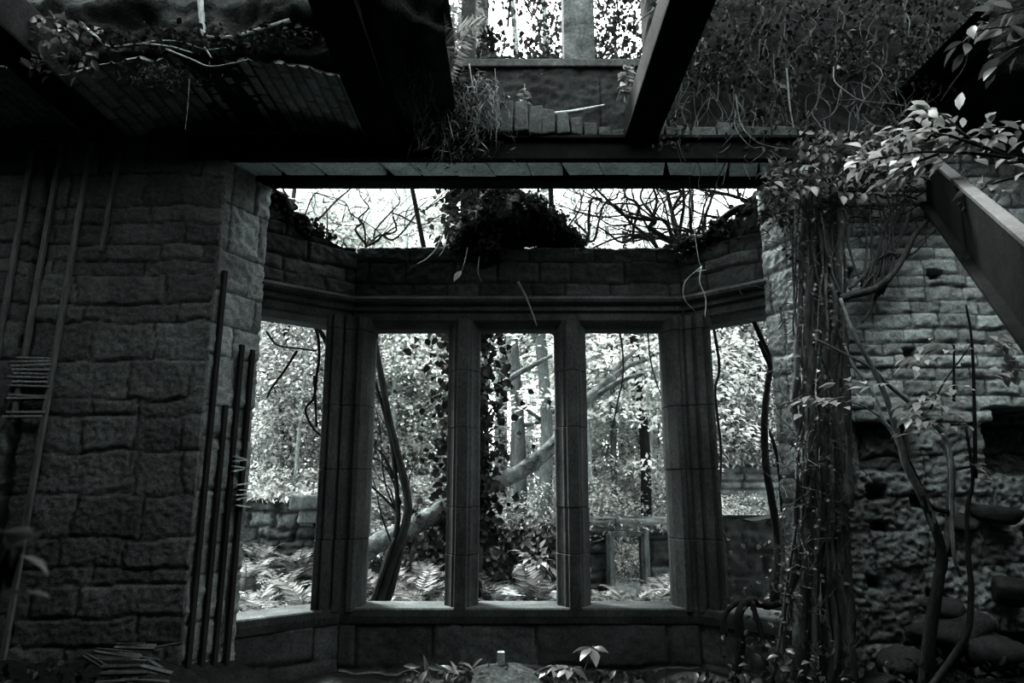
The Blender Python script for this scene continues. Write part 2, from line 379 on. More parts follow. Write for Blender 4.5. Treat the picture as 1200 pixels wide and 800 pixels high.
# the bay: canted left, front, canted right (interior faces)
AL, BL, BR, AR = (-2.02, 5.16), (-1.36, YB), (1.47, YB), (2.02, 5.16)
SILL, HEAD, STR, TOP = .655, 2.94, 3.12, 3.64
wb = None
def bay_panels(tagname, a, b, seed, topfn=None, extra=0.0):
    global wb
    a3 = np.array([a[0], a[1], 0.]); b3 = np.array([b[0], b[1], 0.]); d = b3-a3; ln = np.linalg.norm(d); d /= ln
    n = np.array([d[1], -d[0], 0])
    o = masonry(tagname, a3+np.array([0, 0, STR+.06]), d, (0, 0, 1), ln, TOP-STR-.06+extra, M['baystone'], (.11, .2), (.26, .62), res=.014,
        joint=.010, depth=.014, rough=.018, off=.014, toneR=(.5, 1.3), seed=seed, th=.34, nrm=n, topfn=topfn, big=.012)
    masonry('sill_wall', a3+np.array([0, 0, -.05]), d, (0, 0, 1), ln, SILL-.07, M['baystone'], (.26, .36), (.5, 1.1), res=.02,
        joint=.010, depth=.012, rough=.012, seed=seed+3, th=.34, nrm=n, parent=o)
    return o, a3, b3, d, n, ln
f0 = bay_panels('wall_bay_front', BL, BR, 31, lambda u: .46+.05*(fbm(u*5, u*0, 3, 4)-.5))
fl = bay_panels('wall_bay_left', AL, BL, 41, lambda u: .44+.22*sstep(.45, .0, u)+.1*(fbm(u*6, u*0, 3, 5)-.5), .25)
fr = bay_panels('wall_bay_right', BR, AR, 51, lambda u: .46+.22*sstep(.2, .7, u)+.1*(fbm(u*6, u*0, 3, 6)-.5), .25)
for f in (f0, fl, fr): struct(f[0])
for c, da, db in ((BL, fl, f0), (BR, f0, fr)):
    na, nb = da[4], db[4]; m = (na+nb)/2; mb = MB()
    mb.prism([(c[0]+m[0]*.006, c[1]+m[1]*.006), (c[0]-nb[0]*.34, c[1]-nb[1]*.34), (c[0]-m[0]*.4, c[1]-m[1]*.4), (c[0]-na[0]*.34, c[1]-na[1]*.34)][::-1], -.05, TOP-.05); mb.build('corner_block', M['dressed'], f0[0])
def run_profile(prof, a3, d, n, ln, ext0=0, ext1=0):
    """profile (depth towards room, z) swept along the bay face"""
    V = []; k = len(prof)
    for s in (-ext0, ln+ext1):
        for (t, z) in prof: V.append(a3+d*s+n*t+np.array([0, 0, z]))
    return V, [(i, (i+1) % k, k+(i+1) % k, k+i) for i in range(k)]+[tuple(range(k))[::-1], tuple(range(k, 2*k))]
SILLP = [(-.34, SILL-.12), (.015, SILL-.12), (.03, SILL-.06), (.03, SILL-.012), (.018, SILL), (-.34, SILL-.005)]
HEADP = [(-.34, HEAD+.0), (-.16, HEAD-.0), (-.05, HEAD+.03), (-.03, HEAD+.05), (-.03, HEAD+.11), (0, HEAD+.13), (0, STR), (.05, STR+.015), (.06, STR+.04), (.02, STR+.075), (-.34, STR+.075)]
for i, f in enumerate((f0, fl, fr)):
    o, a3, b3, d, n, ln = f
    w = bpy.data.objects.new('window_%d' % (i+1), None); COL.objects.link(w); struct(w)
    mb = MB(); mb.add(*run_profile(SILLP, a3, d, n, ln, .0, .0)); mb.build('sill', M['dressed'], w, bevel=.004)
    mb = MB(); mb.add(*run_profile(HEADP, a3, d, n, ln, .0, .0)); mb.build('head', M['dressed'], w, bevel=.003)
    f = None
def mull(mb, cx, cy, half, z0, z1, rot=0):
    """mullion section: front fillet, hollow, shoulder, splayed back"""
    h = half
    pr = [(-.045, -.02), (.045, -.02), (.05, .015), (.075, .035), (.085, .07), (h-.03, .10), (h, .13), (h, .25), (h-.05, .33), (-h+.05, .33), (-h, .25), (-h, .13), (-h+.03, .10), (-.085, .07), (-.075, .035), (-.05, .015)]
    c, s = math.cos(rot), math.sin(rot)
    mb.prism([(cx+x*c-y*s, cy+x*s+y*c) for x, y in pr], z0, z1)
w1 = bpy.data.objects['window_1']
for cx, tw in ((-.41, .12), (.505, .125)):
    mb = MB(); cuts = [SILL-.02, .93+tw, 1.42, 1.95+tw, 2.55, HEAD+.05]
    for k in range(5): mull(mb, cx+random.uniform(-.004, .004), YB-.01+random.uniform(-.004, .004), .135, cuts[k]+.0015, cuts[k+1]-.001)
    mb.box((cx-.08, YB+.05, SILL), (cx+.08, YB+.2, HEAD+.04))
    mb.build('mullion', M['dressed'], w1, bevel=.005)
# corner piers of the bay: clustered shafts at the cants
def pier(parent, cx, cy, sgn, z0, z1, seed):
    mb = MB(); a = sgn
    poly = [(a*.13, -.0), (a*.10, -.045), (a*.04, -.05), (a*.02, -.015), (-a*.02, -.015), (-a*.04, -.06), (-a*.10, -.075), (-a*.125, -.045), (-a*.15, -.10), (-a*.215, -.125),
            (-a*.245, -.09), (-a*.27, -.12), (-a*.31, -.12), (-a*.33, -.06), (-a*.31, .12), (-a*.12, .34), (a*.16, .34), (a*.2, .14), (a*.175, .06)]
    poly = [(x*.72, y) for x, y in poly]
    if sgn < 0: poly = poly[::-1]
    cuts = [z0, z0+.55, z0+1.1, z0+1.62, z1-.12, z1]
    rs = random.Random(seed)
    for k in range(5):
        g = .0012; dx = rs.uniform(-.003, .003); sc = 1.0 if k < 4 else 1.03
        mb.prism([(cx+dx+x*sc, cy+y*sc) for x, y in poly], cuts[k]+g, cuts[k+1]-g)
    x0, x1 = sorted((cx-a*.15, cx+a*.08)); mb.box((x0, cy+.0, z0), (x1, cy+.2, z1))
    return mb.build('corner_pier', M['dressed'], parent, bevel=.006)
pier(w1, -1.33, YB-.005, 1, SILL-.03, HEAD+.07, 1)
pier(w1, 1.44, YB-.005, -1, SILL-.03, HEAD+.07, 2)

# lintel over the great opening: steel edge, stone soffit slabs, rear steel
t1 = bpy.data.objects.new('trim_1', None); COL.objects.link(t1); struct(t1)
mb = MB()
mb.box((-2.42, Y1-.03, LZ), (2.3, Y1+.04, LZ+.17)); mb.box((-2.42, Y1-.075, LZ+.145), (2.3, Y1, LZ+.17)); mb.build('steel_beam', M['steel'], t1, bevel=.004)
mb = MB(); x = -2.3; rs = random.Random(3)
while x < 2.25:
    wd = rs.uniform(.22, .31); sk = rs.uniform(.02, .09)
    z = LZ+rs.uniform(.0, .012); V = []
    for (zz) in (z, z+.15):
        V += [(x+.004, Y1+.045, zz), (x+wd-.004, Y1+.045, zz), (x+wd-.004+sk, Y2-.14, zz+rs.uniform(-.004, .004)), (x+.004+sk, Y2-.14, zz)]
    mb.add(V, [(0,3,2,1),(4,5,6,7),(0,1,5,4),(1,2,6,5),(2,3,7,6),(3,0,4,7)]); x += wd
mb.build('soffit_slabs', M['soffit'], t1, bevel=.008)
mb = MB(); mb.box((-2.25, Y2-.14, LZ-.03), (2.25, Y2+.02, LZ+.16)); mb.build('rear_beam', M['steel'], t1, bevel=.004)

# upper storey wall with its own window opening
OX0, OX1, UZ = -1.12, 1.12, 4.92

wu = struct(masonry('wall_upper', (-4.2, YU, 4.13), (1, 0, 0), (0, 0, 1), 4.2+OX0, 4.2, M['rubbledark'], (.14, .3), (.25, .6), res=.035, rough=.04, irr=.03, off=.03, seed=71, th=.3, nrm=(0, -1, 0), toneR=(.4, .9)))
masonry('right_panel', (OX1, YU, 4.13), (1, 0, 0), (0, 0, 1), 4.2-OX1, 4.2, M['shade'], (.14, .3), (.25, .6), res=.035, rough=.04, irr=.03, off=.03, seed=72, th=.3, nrm=(0, -1, 0), toneR=(.5, 1), parent=wu)  # dark stone colour stands in for shade on this side
masonry('plastered_apron', (OX0, YU, 4.13), (1, 0, 0), (0, 0, 1), OX1-OX0, UZ-4.13, M['plaster'], (1.2, 1.4), (4, 5), res=.016, joint=.006, depth=.006, rough=.03, off=.006, seed=73, th=.3, nrm=(0, -1, 0), parent=wu, big=.03)
mb = MB(); mb.box((OX0, YU-.05, UZ-.05), (OX1, YU+.3, UZ+.02)); mb.build('upper_sill', M['concrete'], wu, bevel=.01)
for cx, hw in ((-.36, .055), (.545, .125)):
    mb = MB(); mb.prism([(cx-hw, YU-.03), (cx+hw, YU-.03), (cx+hw, YU+.2), (cx+hw*.6, YU+.28), (cx-hw*.6, YU+.28), (cx-hw, YU+.2)], UZ+.02, 7.8)
    mb.build('upper_mullion', M['barkmid2'] if hw > .1 else M['shade'], wu, bevel=.01)

# room shell beside and behind the viewer
def slab(name, a, b, mat): mb = MB(); mb.box(a, b); return struct(mb.build(name, mat))
slab('wall_side_left', (-4.5, -3.2, -.1), (-4.0, Y1+.1, 5.2), M['concrete'])
slab('wall_side_right', (4.0, -3.2, -.1), (4.5, Y1+.1, 5.2), M['concrete'])
slab('wall_back', (-4.5, -3.5, -.1), (4.5, -3.0, 5.2), M['concrete'])
# unseen ceiling over the viewer, its gap sized to set the skylight, and the jack arch bay left against the wall
ce = slab('ceiling', (-4.5, -3.5, 4.46), (4.5, 1.6, 4.75), M['concrete'])
mb = MB(); mb.box((-4.5, 1.6, 4.46), (-.95, 3.0, 4.75)); mb.box((-.95, 1.6, 4.46), (.9, 2.9, 4.75)); mb.build('ceiling_remnant', M['concrete'], ce)
def ragged_slab(name, x0, x1, yA, z0, z1, yB, seed, mat, parent, amp=.22, res=.03):
    """what is left of a floor: broken front edge at yA(x), back at yB"""
    nx = int((x1-x0)/res)+1; nz = 14
    xs = np.linspace(x0, x1, nx); V = []
    for j in range(nz):
        t = j/(nz-1); z = z0+(z1-z0)*t
        e = yA+(fbm(xs*2.2, xs*0+t*1.5, 4, seed)-.5)*amp*2+(fbm(xs*9, xs*0+t*4, 3, seed+1)-.5)*.12+.12*(1-t)
        V.append(np.stack([xs, e, xs*0+z+(fbm(xs*6, xs*0+3, 3, seed+2)-.5)*.07*(1 if j else 0)], -1))
    V.append(np.stack([xs, xs*0+yB, xs*0+z1], -1)); V.insert(0, np.stack([xs, xs*0+yB, xs*0+z0], -1))
    V = np.concatenate(V); m = nz+2; idx = np.arange(m*nx).reshape(m, nx); idx2 = np.vstack([idx, idx[:1]])
    Fq = np.stack([idx2[:-1, :-1], idx2[:-1, 1:], idx2[1:, 1:], idx2[1:, :-1]], -1).reshape(-1, 4)
    return link(name, mesh(name, V, Fq), mat, parent)
ragged_slab('broken_floor_edge', -4.1, -1.06, 3.78, 4.32, 4.62, 4.9, 81, M['soil'], ce)
ragged_slab('broken_floor_edge', -.86, -.40, 3.35, 4.22, 4.6, 4.9, 82, M['soil'], ce, .35)
ragged_slab('broken_floor_edge', 3.0, 4.1, 3.75, 4.2, 4.6, 4.9, 83, M['soil'], ce, .3)
def vault(x0, x1, ya, yb, z0, rise, seed, parent):
    nx = int((x1-x0)/.014); ny = int((yb-ya)/.014)
    uu, vv = np.meshgrid(np.linspace(0, 1, nx), np.linspace(0, yb-ya, ny)); a = uu*(x1-x0)
    ya_e = (fbm(a*4, a*0, 3, seed)-.5)*.25
    r = np.floor(a/.085); fx = a/.085-r; s0 = vv+(r % 2)*.11+.02*vnoise(r, r*0, 3); c = np.floor(s0/.22); fy = s0/.22-c
    d = np.minimum(np.minimum(fx, 1-fx)*.085, np.minimum(fy, 1-fy)*.22); s = sstep(.003, .014, d)
    hsh = vnoise(r*7.3+.5, c*3.1+.5, seed+4)
    h = .014*(1-s)-hsh*.012*s-(fbm(a*14, vv*14, 3, seed)-.5)*.015
    z = z0+rise*(1-(2*uu-1)**2)+h
    Vt = np.stack([x0+a, np.maximum(ya+vv, ya+.12+ya_e), z], -1).reshape(-1, 3); idx = np.arange(nx*ny).reshape(ny, nx)
    Fq = np.stack([idx[:-1, :-1], idx[1:, :-1], idx[1:, 1:], idx[:-1, 1:]], -1).reshape(-1, 4)
    tn = ((.5+.7*hsh)*(.4+.6*s)).ravel()
    return link('brick_vault', mesh('brick_vault', Vt, Fq, False, tn), M['brick'], parent)
vault(-2.92, -1.07, 3.85, 4.86, 4.16, .17, 91, ce)
vault(-4.1, -3.08, 3.85, 4.86, 4.16, .12, 92, ce)
# broken stub of floor over the middle of the lintel
rs = np.random.RandomState(5); mb = MB()
for k in range(11):
    x = -.30+k*.105; hh = .30-.022*k+rs.uniform(-.02, .02); dd = .26-.012*k
    mb.box((x, Y1-dd+.1, LZ+.17), (x+.1, YU+.02, LZ+.17+hh), .012)
for k in range(6):
    x = .95+k*.2; mb.box((x, Y1-.05, LZ+.17), (x+.19, YU+.02, LZ+.24+rs.uniform(0, .05)), .012)
mb.build('broken_floor_stub', M['rubbledark'], ce, bevel=.012)

# ================================================================== BEAMS
def ibeam(mb, p, q, h, w, t, up):
    p = Vector(p); q = Vector(q); u = Vector(up); d = (q-p).normalized(); u = (u-d*u.dot(d)).normalized()
    mb.obox(p+u*(h/2), q+u*(h/2), w, t, u); mb.obox(p-u*(h/2), q-u*(h/2), w, t, u); mb.obox(p, q, t, h, u)
for x, y0, lab in ((-.965, -3, 'dark joist running overhead left of the collapsed gap'), (.965, -3, 'dark joist running overhead right of the collapsed gap'),
               (-3.0, -3, 'black joist along the left end of the brick vault')):
    th_ = thing('floor_joist', lab, 'beam', (x, Y1, 4.15))
    mb = MB(); mb.box((x-.105, y0, 4.15), (x+.105, Y1+.1, 4.17)); mb.box((x-.09, y0, 4.17), (x+.09, Y1+.1, 4.45)); mb.build('casing', M['shade'], th_, bevel=.012)
    mb = MB(); mb.box((x-.125, y0, 4.125), (x+.125, Y1+.1, 4.15)); mb.build('lower_flange', M['steel'], th_, bevel=.005)
a = Vector(P(1086, 208, 4.62)); b = Vector(P(1262, 396, 1.95)); q = a+(b-a)*2.0
th_ = thing('fallen_beam', 'heavy rusted steel beam leaning down from the right wall', 'beam', tuple(q))
d = (q-a).normalized(); side = d.cross(Vector((0, 1, 0))).normalized(); up = side if side.z > 0 else -side
up = (Vector((0, 0, 1))-d*d.z).normalized()
hh = .36; sd = d.cross(up).normalized(); sd = sd if sd.y < 0 else -sd
mb = MB(); mb.obox(a, q, .02, hh, up); mb.obox(a+(q-a)*.22+sd*.03, a+(q-a)*.22+sd*.05, hh*.95, .012, d); mb.build('web', M['steel'], th_, bevel=.003)
mb = MB(); mb.obox(a+up*hh/2, q+up*hh/2, .055, .022, up); mb.build('upper_flange', M['flange'], th_, bevel=.003)
mb = MB(); mb.obox(a-up*hh/2, q-up*hh/2, .11, .022, up); mb.build('lower_flange', M['steel'], th_, bevel=.003)

# ================================================================== BATTENS AND LATHS
def wallbatten(x0, x1, z0, z1, lab, w=.035):
    mb = MB(); mb.obox((x0, Y1-.035, z0), (x1, Y1-.035, z1), w, .03, (0, 1, 0)); return tag(mb.build('batten', M['batten'], bevel=.004), lab, 'batten', 'wall battens')
wallbatten(-3.26, -3.15, .5, 4.1, 'full height vertical timber batten nearest the middle of the left wall')
wallbatten(-3.42, -3.37, 2.02, 4.1, 'vertical timber batten above the stack of laths on the left wall')
wallbatten(-3.62, -3.58, 1.4, 4.05, 'vertical timber batten at the far left edge of the wall')
wallbatten(-2.97, -2.93, 3.25, 4.05, 'short timber batten high on the left wall, under the vault', .03)
rs = random.Random(8)
lath_z = [2.47, 2.44, 2.41, 2.385, 2.36, 2.335, 2.30, 2.275, 2.21, 2.185, 2.09, 2.06]
for k, z in enumerate(lath_z):
    mb = MB(); s = rs.uniform(-.012, .012); mb.obox((-3.47+rs.uniform(-.02, .02), Y1-.052, z), (-3.21+rs.uniform(-.01, .01), Y1-.052, z+s), .014, .014, (0, 0, 1))
    tag(mb.build('lath', M['lathpale']), 'thin horizontal wooden lath stacked between the left wall battens', 'lath', 'laths on the left wall')
def rp(s, off, z): return (XL+rd[0]*s+rn[0]*off, Y1+rd[1]*s+rn[1]*off, z)
for s0, z0, z1, lab in ((.10, .15, 3.13, 'longest timber batten up the left reveal, nearest the corner'), (.34, .15, 2.16, 'short timber batten up the left reveal, second from the corner'),
                    (.57, .15, 2.62, 'timber batten up the left reveal, third from the corner'), (.80, .15, 2.6, 'timber batten up the left reveal, closest to the window')):
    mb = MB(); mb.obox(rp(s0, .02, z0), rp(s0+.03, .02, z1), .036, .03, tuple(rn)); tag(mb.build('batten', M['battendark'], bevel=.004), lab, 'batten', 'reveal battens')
for k in range(9):
    z = 1.80-k*.035-(.06 if k > 3 else 0); mb = MB(); s0 = .52 if k < 4 else .66
    mb.obox(rp(s0+rs.uniform(-.04, .04), .055, z), rp(s0+.27+rs.uniform(-.05, .05), .055, z+rs.uniform(-.03, .03)), .028, .01, (0, 0, 1))
    tag(mb.build('lath', M['lathpale']), 'thin broken lath hanging on the battens of the left reveal', 'lath', 'laths on the left reveal')

# ================================================================== PLANTS: SHARED MESHES
def frond_mesh(name, length, droop, seed, n=22, w=.17):
    rs = np.random.RandomState(seed); t = np.linspace(0, 1, n)
    ang = 1.15-droop*t**1.3; x = np.cumsum(np.cos(ang))*length/n; z = np.cumsum(np.sin(ang))*length/n
    R = np.stack([x, x*0, z], -1); T = np.stack([np.cos(ang), ang*0, np.sin(ang)], -1); Nn = np.stack([-np.sin(ang), ang*0, np.cos(ang)], -1)
    V, Fs = tube(R, .006, .002, 4, 1); MBx = MB(); MBx.add(V, Fs)
    C = []; D = []; N = []; L = []
    prof = np.sin(PI*np.clip(t*.86+.1, 0, 1))**.8
    for i in range(2, n):
        for s in (-1, 1):
            C.append(R[i]); D.append(T[i]*.45+np.array([0, s*1., 0])+Nn[i]*rs.uniform(-.2, .05)); N.append(Nn[i]+rs.normal(0, .12, 3)); L.append(length*w*prof[i]*rs.uniform(.85, 1.1)*1.3)
    L = np.array(L); V, Fq = leaves(C, D, N, L, np.maximum(L*.24, .012), .12); MBx.add(V, Fq.tolist())
    return MBx.mesh(name)
FR = [frond_mesh('frond', .75, 1.5, 1), frond_mesh('frond', .62, 1.9, 2), frond_mesh('frond', .7, 1.2, 3)]
for m in FR: m.materials.append(M['fern'])
def make_fern(label, loc, nf, seed, rz=0, s=1.0, group=None, tilt=0):
    t = thing('fern', label, 'fern', loc, rz, group); t.scale = (s, s, s); rs = random.Random(seed)
    for k in range(nf):
        o = bpy.data.objects.new('frond', FR[k % 3]); COL.objects.link(o); o.parent = t
        o.rotation_euler = (rs.uniform(-.2, .2), rs.uniform(-.35, .15)+tilt, 2*PI*k/nf+rs.uniform(-.25, .25)); q = rs.uniform(.8, 1.15); o.scale = (q, q, q)
    return t
def near_leaves(name, pts_dirs, ln, asp, mat, parent, rs, fold=.12):
    """one leaf per (point, direction)"""
    C = [p for p, d in pts_dirs]; D = [d for p, d in pts_dirs]; n = len(C)
    N = np.array([0, 0, 1.])+rs.normal(0, .28, (n, 3)); L = ln*rs.uniform(.75, 1.2, n)
    return link(name, leafmesh(name, C, D, N, L, L*asp, fold, near=True), mat, parent)
def spray(name, stem, n, ln, mat, parent, rs, spread=.12, asp=.42, flat=.3):
    """leaves alternating along a twig, held flat"""
    C = spline(stem, 8); pd = []
    for k in range(n):
        t = (.25+.75*(k+rs.uniform(0, .8))/n)*(len(C)-1); i = min(int(t), len(C)-2); p = C[i]; tg = unit(C[i+1]-C[i])
        sd = unit(np.cross(tg, [0, 0, 1]))*(1 if k % 2 else -1)
        d = unit(tg*.6+sd*rs.uniform(.4, 1.1)+np.array([0, 0, rs.normal(-.15, flat)]))
        pd.append((p+d*rs.uniform(0, spread)+np.array([0, 0, rs.normal(0, spread*.35)]), d))
    return near_leaves(name, pd, ln, asp, mat, parent, rs)

# ================================================================== OUTSIDE
# low ruined wall across the clearing, with its window
YW = 9.0
rw = struct(masonry('ruin_wall', (-1.45, YW, -.1), (1, 0, 0), (0, 0, 1), 2.66, 1.25, M['ruin'], (.12, .26), (.22, .55), res=.025, joint=.02, depth=.03, rough=.05, off=.04, irr=.03, big=.05, seed=101, th=.4, nrm=(0, -1, 0), toneR=(.4, .9),
     topfn=lambda u: 1.1+.16*(fbm(u*2, u*0, 4, 8)-.5)*2))
masonry('window_pier', (1.70, YW-.05, -.1), (1, 0, 0), (0, 0, 1), 2.76, 1.1, M['ruin'], (.2, .34), (.3, .6), res=.025, rough=.03, seed=103, th=.4, nrm=(0, -1, 0), parent=rw, toneR=(.3, .8))
masonry('window_lintel', (.95, YW-.07, .99), (1, 0, 0), (0, 0, 1), 3.5, .2, M['ruin'], (.19, .2), (.6, 1.1), res=.02, seed=104, th=.4, nrm=(0, -1, 0), parent=rw)
mb = MB()
for x in (1.235, 1.675): mb.box((x-.05, YW-.09, .0), (x+.05, YW+.1, 1.0)); mb.box((x-.02, YW-.12, .0), (x+.02, YW, 1.0))
mb.box((1.2, YW-.09, .96), (1.7, YW+.1, 1.03)); mb.build('window_jamb', M['barkmid'], rw, bevel=.01)
# left ruin fragment
rl_ = struct(masonry('ruin_wall_fragment', (-4.4, 9.0, -.1), (1, 0, 0), (0, 0, 1), 2.15, 1.7, M['ruin'], (.1, .2), (.2, .5), res=.025, joint=.02, depth=.04, rough=.05, off=.05, irr=.03, seed=105, th=.5, nrm=(0, -1, 0), toneR=(.35, .8),
     topfn=lambda u: 1.55-.35*sstep(1.72, 1.9, u)+.1*(fbm(u*4, u*0, 3, 9)-.5)))
mb = MB(); mb.box((-2.78, 8.7, 1.30), (-2.25, 9.3, 1.47), .03); mb.box((-2.7, 8.85, 1.13), (-2.2, 9.3, 1.31), .02); mb.build('loose_block', M['barkmid'], rl_, bevel=.03)
# wall beyond the right light with shade put into its colour, and the tall ivied wall behind it
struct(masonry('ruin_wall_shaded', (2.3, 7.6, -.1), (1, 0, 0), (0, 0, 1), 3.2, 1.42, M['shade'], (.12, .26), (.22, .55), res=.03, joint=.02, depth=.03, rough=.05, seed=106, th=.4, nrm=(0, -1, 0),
     topfn=lambda u: 1.36+.1*(fbm(u*3, u*0, 3, 10)-.5)))
iw = struct(masonry('ruin_wall_tall', (3.0, 11.2, -.1), (1, -.12, 0), (0, 0, 1), 5.0, 5.2, M['ruin'], (.1, .14), (.25, .4), res=.04, joint=.02, depth=.03, rough=.04, seed=107, th=.5, toneR=(.8, 1.3),
     nrm=(-.119, -.993, 0)))
rs = np.random.RandomState(20)
def ivywall(rs, n):
    u = rs.uniform(0, 5, n); z = rs.uniform(1.9, 5.6, n)**1.0; k = fbm(u*1.5, z*1.5, 3, 77)
    z2 = np.where((k < .38) & (z < 3), z+1.2, z)
    return np.stack([3.0+u*.993, 11.2-u*.119-rs.uniform(.03, .28, n), z2], -1)
V, Fq = cloud(22000, ivywall, .075, rs, asp=.5, up=(-.3, -1, .8), jit=.6)
tv = thing('wall_ivy', 'sunlit ivy sheet covering the tall wall seen through the right light', 'ivy', (4.5, 11, .7)); link('foliage', mesh('foliage', V, Fq), M['leafcant'], tv)

# --- ferns: under the windows
spots = [(300, 690, 7.2, 1.0, 'large fern at the lower left of the left canted window'), (330, 665, 7.9, .9, 'arching fern in front of the left ruin fragment'), (352, 640, 8.4, .8, 'small fern close under the pale loose block'),
         (365, 690, 7.0, .9, 'fern beside the left corner pier of the bay'), (310, 640, 8.6, .7, 'fern against the foot of the left ruin fragment'), (290, 655, 8.0, .9, 'fern at the far left by the reveal'),
         (465, 672, 8.0, .9, 'fern behind the dark leaning stems'), (490, 690, 7.6, 1.1, 'broad bright fern in the left front light'), (510, 700, 7.2, .9, 'fern by the foot of the left mullion'), (432, 690, 8.0, .9, 'fern under the low end of the fallen log'),
         (500, 660, 8.4, .8, 'upper fern in front of the dark wall behind the log'), (590, 715, 7.3, .8, 'low fern at the bottom of the middle light'), (628, 700, 7.6, .9, 'arching fern in the middle light'), (655, 712, 7.4, .7, 'fern by the foot of the right mullion'),
         (570, 700, 8.0, .7, 'small fern at the left of the middle light'), (708, 712, 7.8, .7, 'small fern at the left of the right front light'), (738, 715, 7.5, .8, 'fern under the ruined window'), (765, 712, 7.7, .9, 'brightest fern at the right of the right front light'),
         (785, 700, 8.2, .8, 'fern against the right jamb of the ruined window')]
for k, (px, py, Y, s, lab) in enumerate(spots):
    x, y, z = P(px, py, Y); z = max(oz(x, y)-.02, z-.40*s) if True else z
    make_fern(lab, (x, y, z-.05), 11, 200+k, k*1.3, s, 'ferns beyond the bay window')

# --- fallen log
lg = thing('fallen_log', 'pale fallen tree trunk slanting up across the bay lights', 'log', P(345, 715, 7.2))
mb = MB(); pts = PL([(345, 722, 7.2), (425, 648, 7.5), (470, 624, 7.7), (517, 598, 7.9), (563, 573, 8.0), (610, 552, 8.2), (648, 522, 8.3), (668, 495, 8.35), (690, 468, 8.4), (718, 442, 8.5)])
mb.tube(pts, [.115, .11, .105, .10, .095, .09, .085, .08, .072, .062], None, 16, 10, .10, 3); mb.build('trunk', M['log'], lg, True)
for pts, r in (([(690, 470, 8.4), (712, 455, 8.35), (735, 443, 8.3), (755, 438, 8.3)], .045), ([(715, 444, 8.5), (728, 425, 8.6), (748, 408, 8.7)], .05), ([(716, 444, 8.5), (738, 428, 8.5), (758, 422, 8.5)], .05), ([(640, 530, 8.3), (655, 512, 8.1), (660, 500, 8.1)], .02)):
    mb = MB(); mb.tube(PL(pts), r, r*.35, 8, 4, .15, 5); mb.build('broken_limb', M['log'], lg, True)
# broken pale branch of the middle light
bt = thing('broken_branch', 'broken branch with twigs hanging high in the middle light', 'branch', P(592, 445, 9))
mb = MB(); mb.tube(PL([(588, 450, 9.2), (610, 436, 9.1), (632, 424, 9), (648, 416, 9)]), .05, .02, 7, 4, .1, 8); mb.tube(PL([(612, 420, 9.1), (625, 417, 9.05), (640, 424, 9)]), .016, .006, 5); mb.build('limb', M['barkmid'], bt, True)

# --- dark leaning shrub in the left front light
sh = thing('leaning_shrub', 'dark many-stemmed shrub leaning behind the left front light', 'shrub', P(440, 716, 7.0))
for pts, r0, r1 in (([(440, 720, 7), (458, 665, 7), (475, 615, 7), (478, 585, 7), (468, 540, 7), (455, 485, 7), (440, 405, 7), (428, 350, 7)], .05, .03),
                    ([(434, 720, 7.0), (452, 660, 7), (465, 620, 7), (466, 590, 7), (462, 545, 7), (455, 500, 7.0), (437, 440, 7)], .035, .015),
                    ([(448, 720, 7.05), (462, 680, 7), (478, 612, 7.02)], .035, .02), ([(430, 720, 6.95), (445, 680, 6.95), (462, 630, 6.95)], .025, .012),
                    ([(466, 600, 7), (452, 585, 7), (438, 572, 7), (424, 560, 7)], .016, .008), ([(462, 560, 7), (450, 535, 7), (436, 520, 7)], .018, .006),
                    ([(470, 590, 7), (459, 560, 7), (445, 540, 7), (432, 535, 7)], .012, .004), ([(455, 500, 7), (445, 470, 7), (437, 455, 7)], .012, .004), ([(464, 600, 7), (450, 560, 7), (445, 500, 7), (438, 470, 7)], .009, .003), ([(460, 640, 7), (446, 600, 7), (440, 570, 7), (430, 545, 7)], .009, .003), ([(470, 560, 7), (462, 520, 7), (447, 490, 7), (440, 480, 7)], .008, .003), ([(466, 610, 7), (458, 575, 7), (441, 555, 7), (428, 520, 7)], .008, .003), ([(478, 600, 7), (480, 560, 7.05), (492, 530, 7.1)], .010, .004)):
    mb = MB(); mb.tube(PL(pts), r0, r1, 8, 5, .12, int(r0*1000)); mb.build('stem', M['bark'], sh, True)

# --- ivy-clad tree behind the left mullion
ix = P(549, 500, 8.0)[0]
iv = thing('ivy_clad_tree', 'tree trunk wrapped in dark ivy behind the left mullion', 'tree', (ix, 8.0, .25))
mb = MB(); mb.tube([(ix, 8, .1), (ix+.05, 8, 2), (ix-.05, 8.05, 4), (ix+.1, 8.1, 8)], .16, .1, 10, 6, .1); mb.build('trunk', M['bark'], iv, True)
rs = np.random.RandomState(33)
def ivyshaft(rs, n):
    z = rs.uniform(.9, 7.5, n); a = rs.uniform(0, 2*PI, n); r = .18+rs.exponential(.12, n)*(.6+.9*vnoise(z*1.4, a*2, 3)); return np.stack([ix+np.cos(a)*r, 8+np.sin(a)*r, z], -1)
V, Fq = cloud(4200, ivyshaft, .10, rs, True, asp=.8, up=(0, -1, .3), jit=.7); link('foliage', mesh('foliage', V, Fq), M['leafblack'], iv)

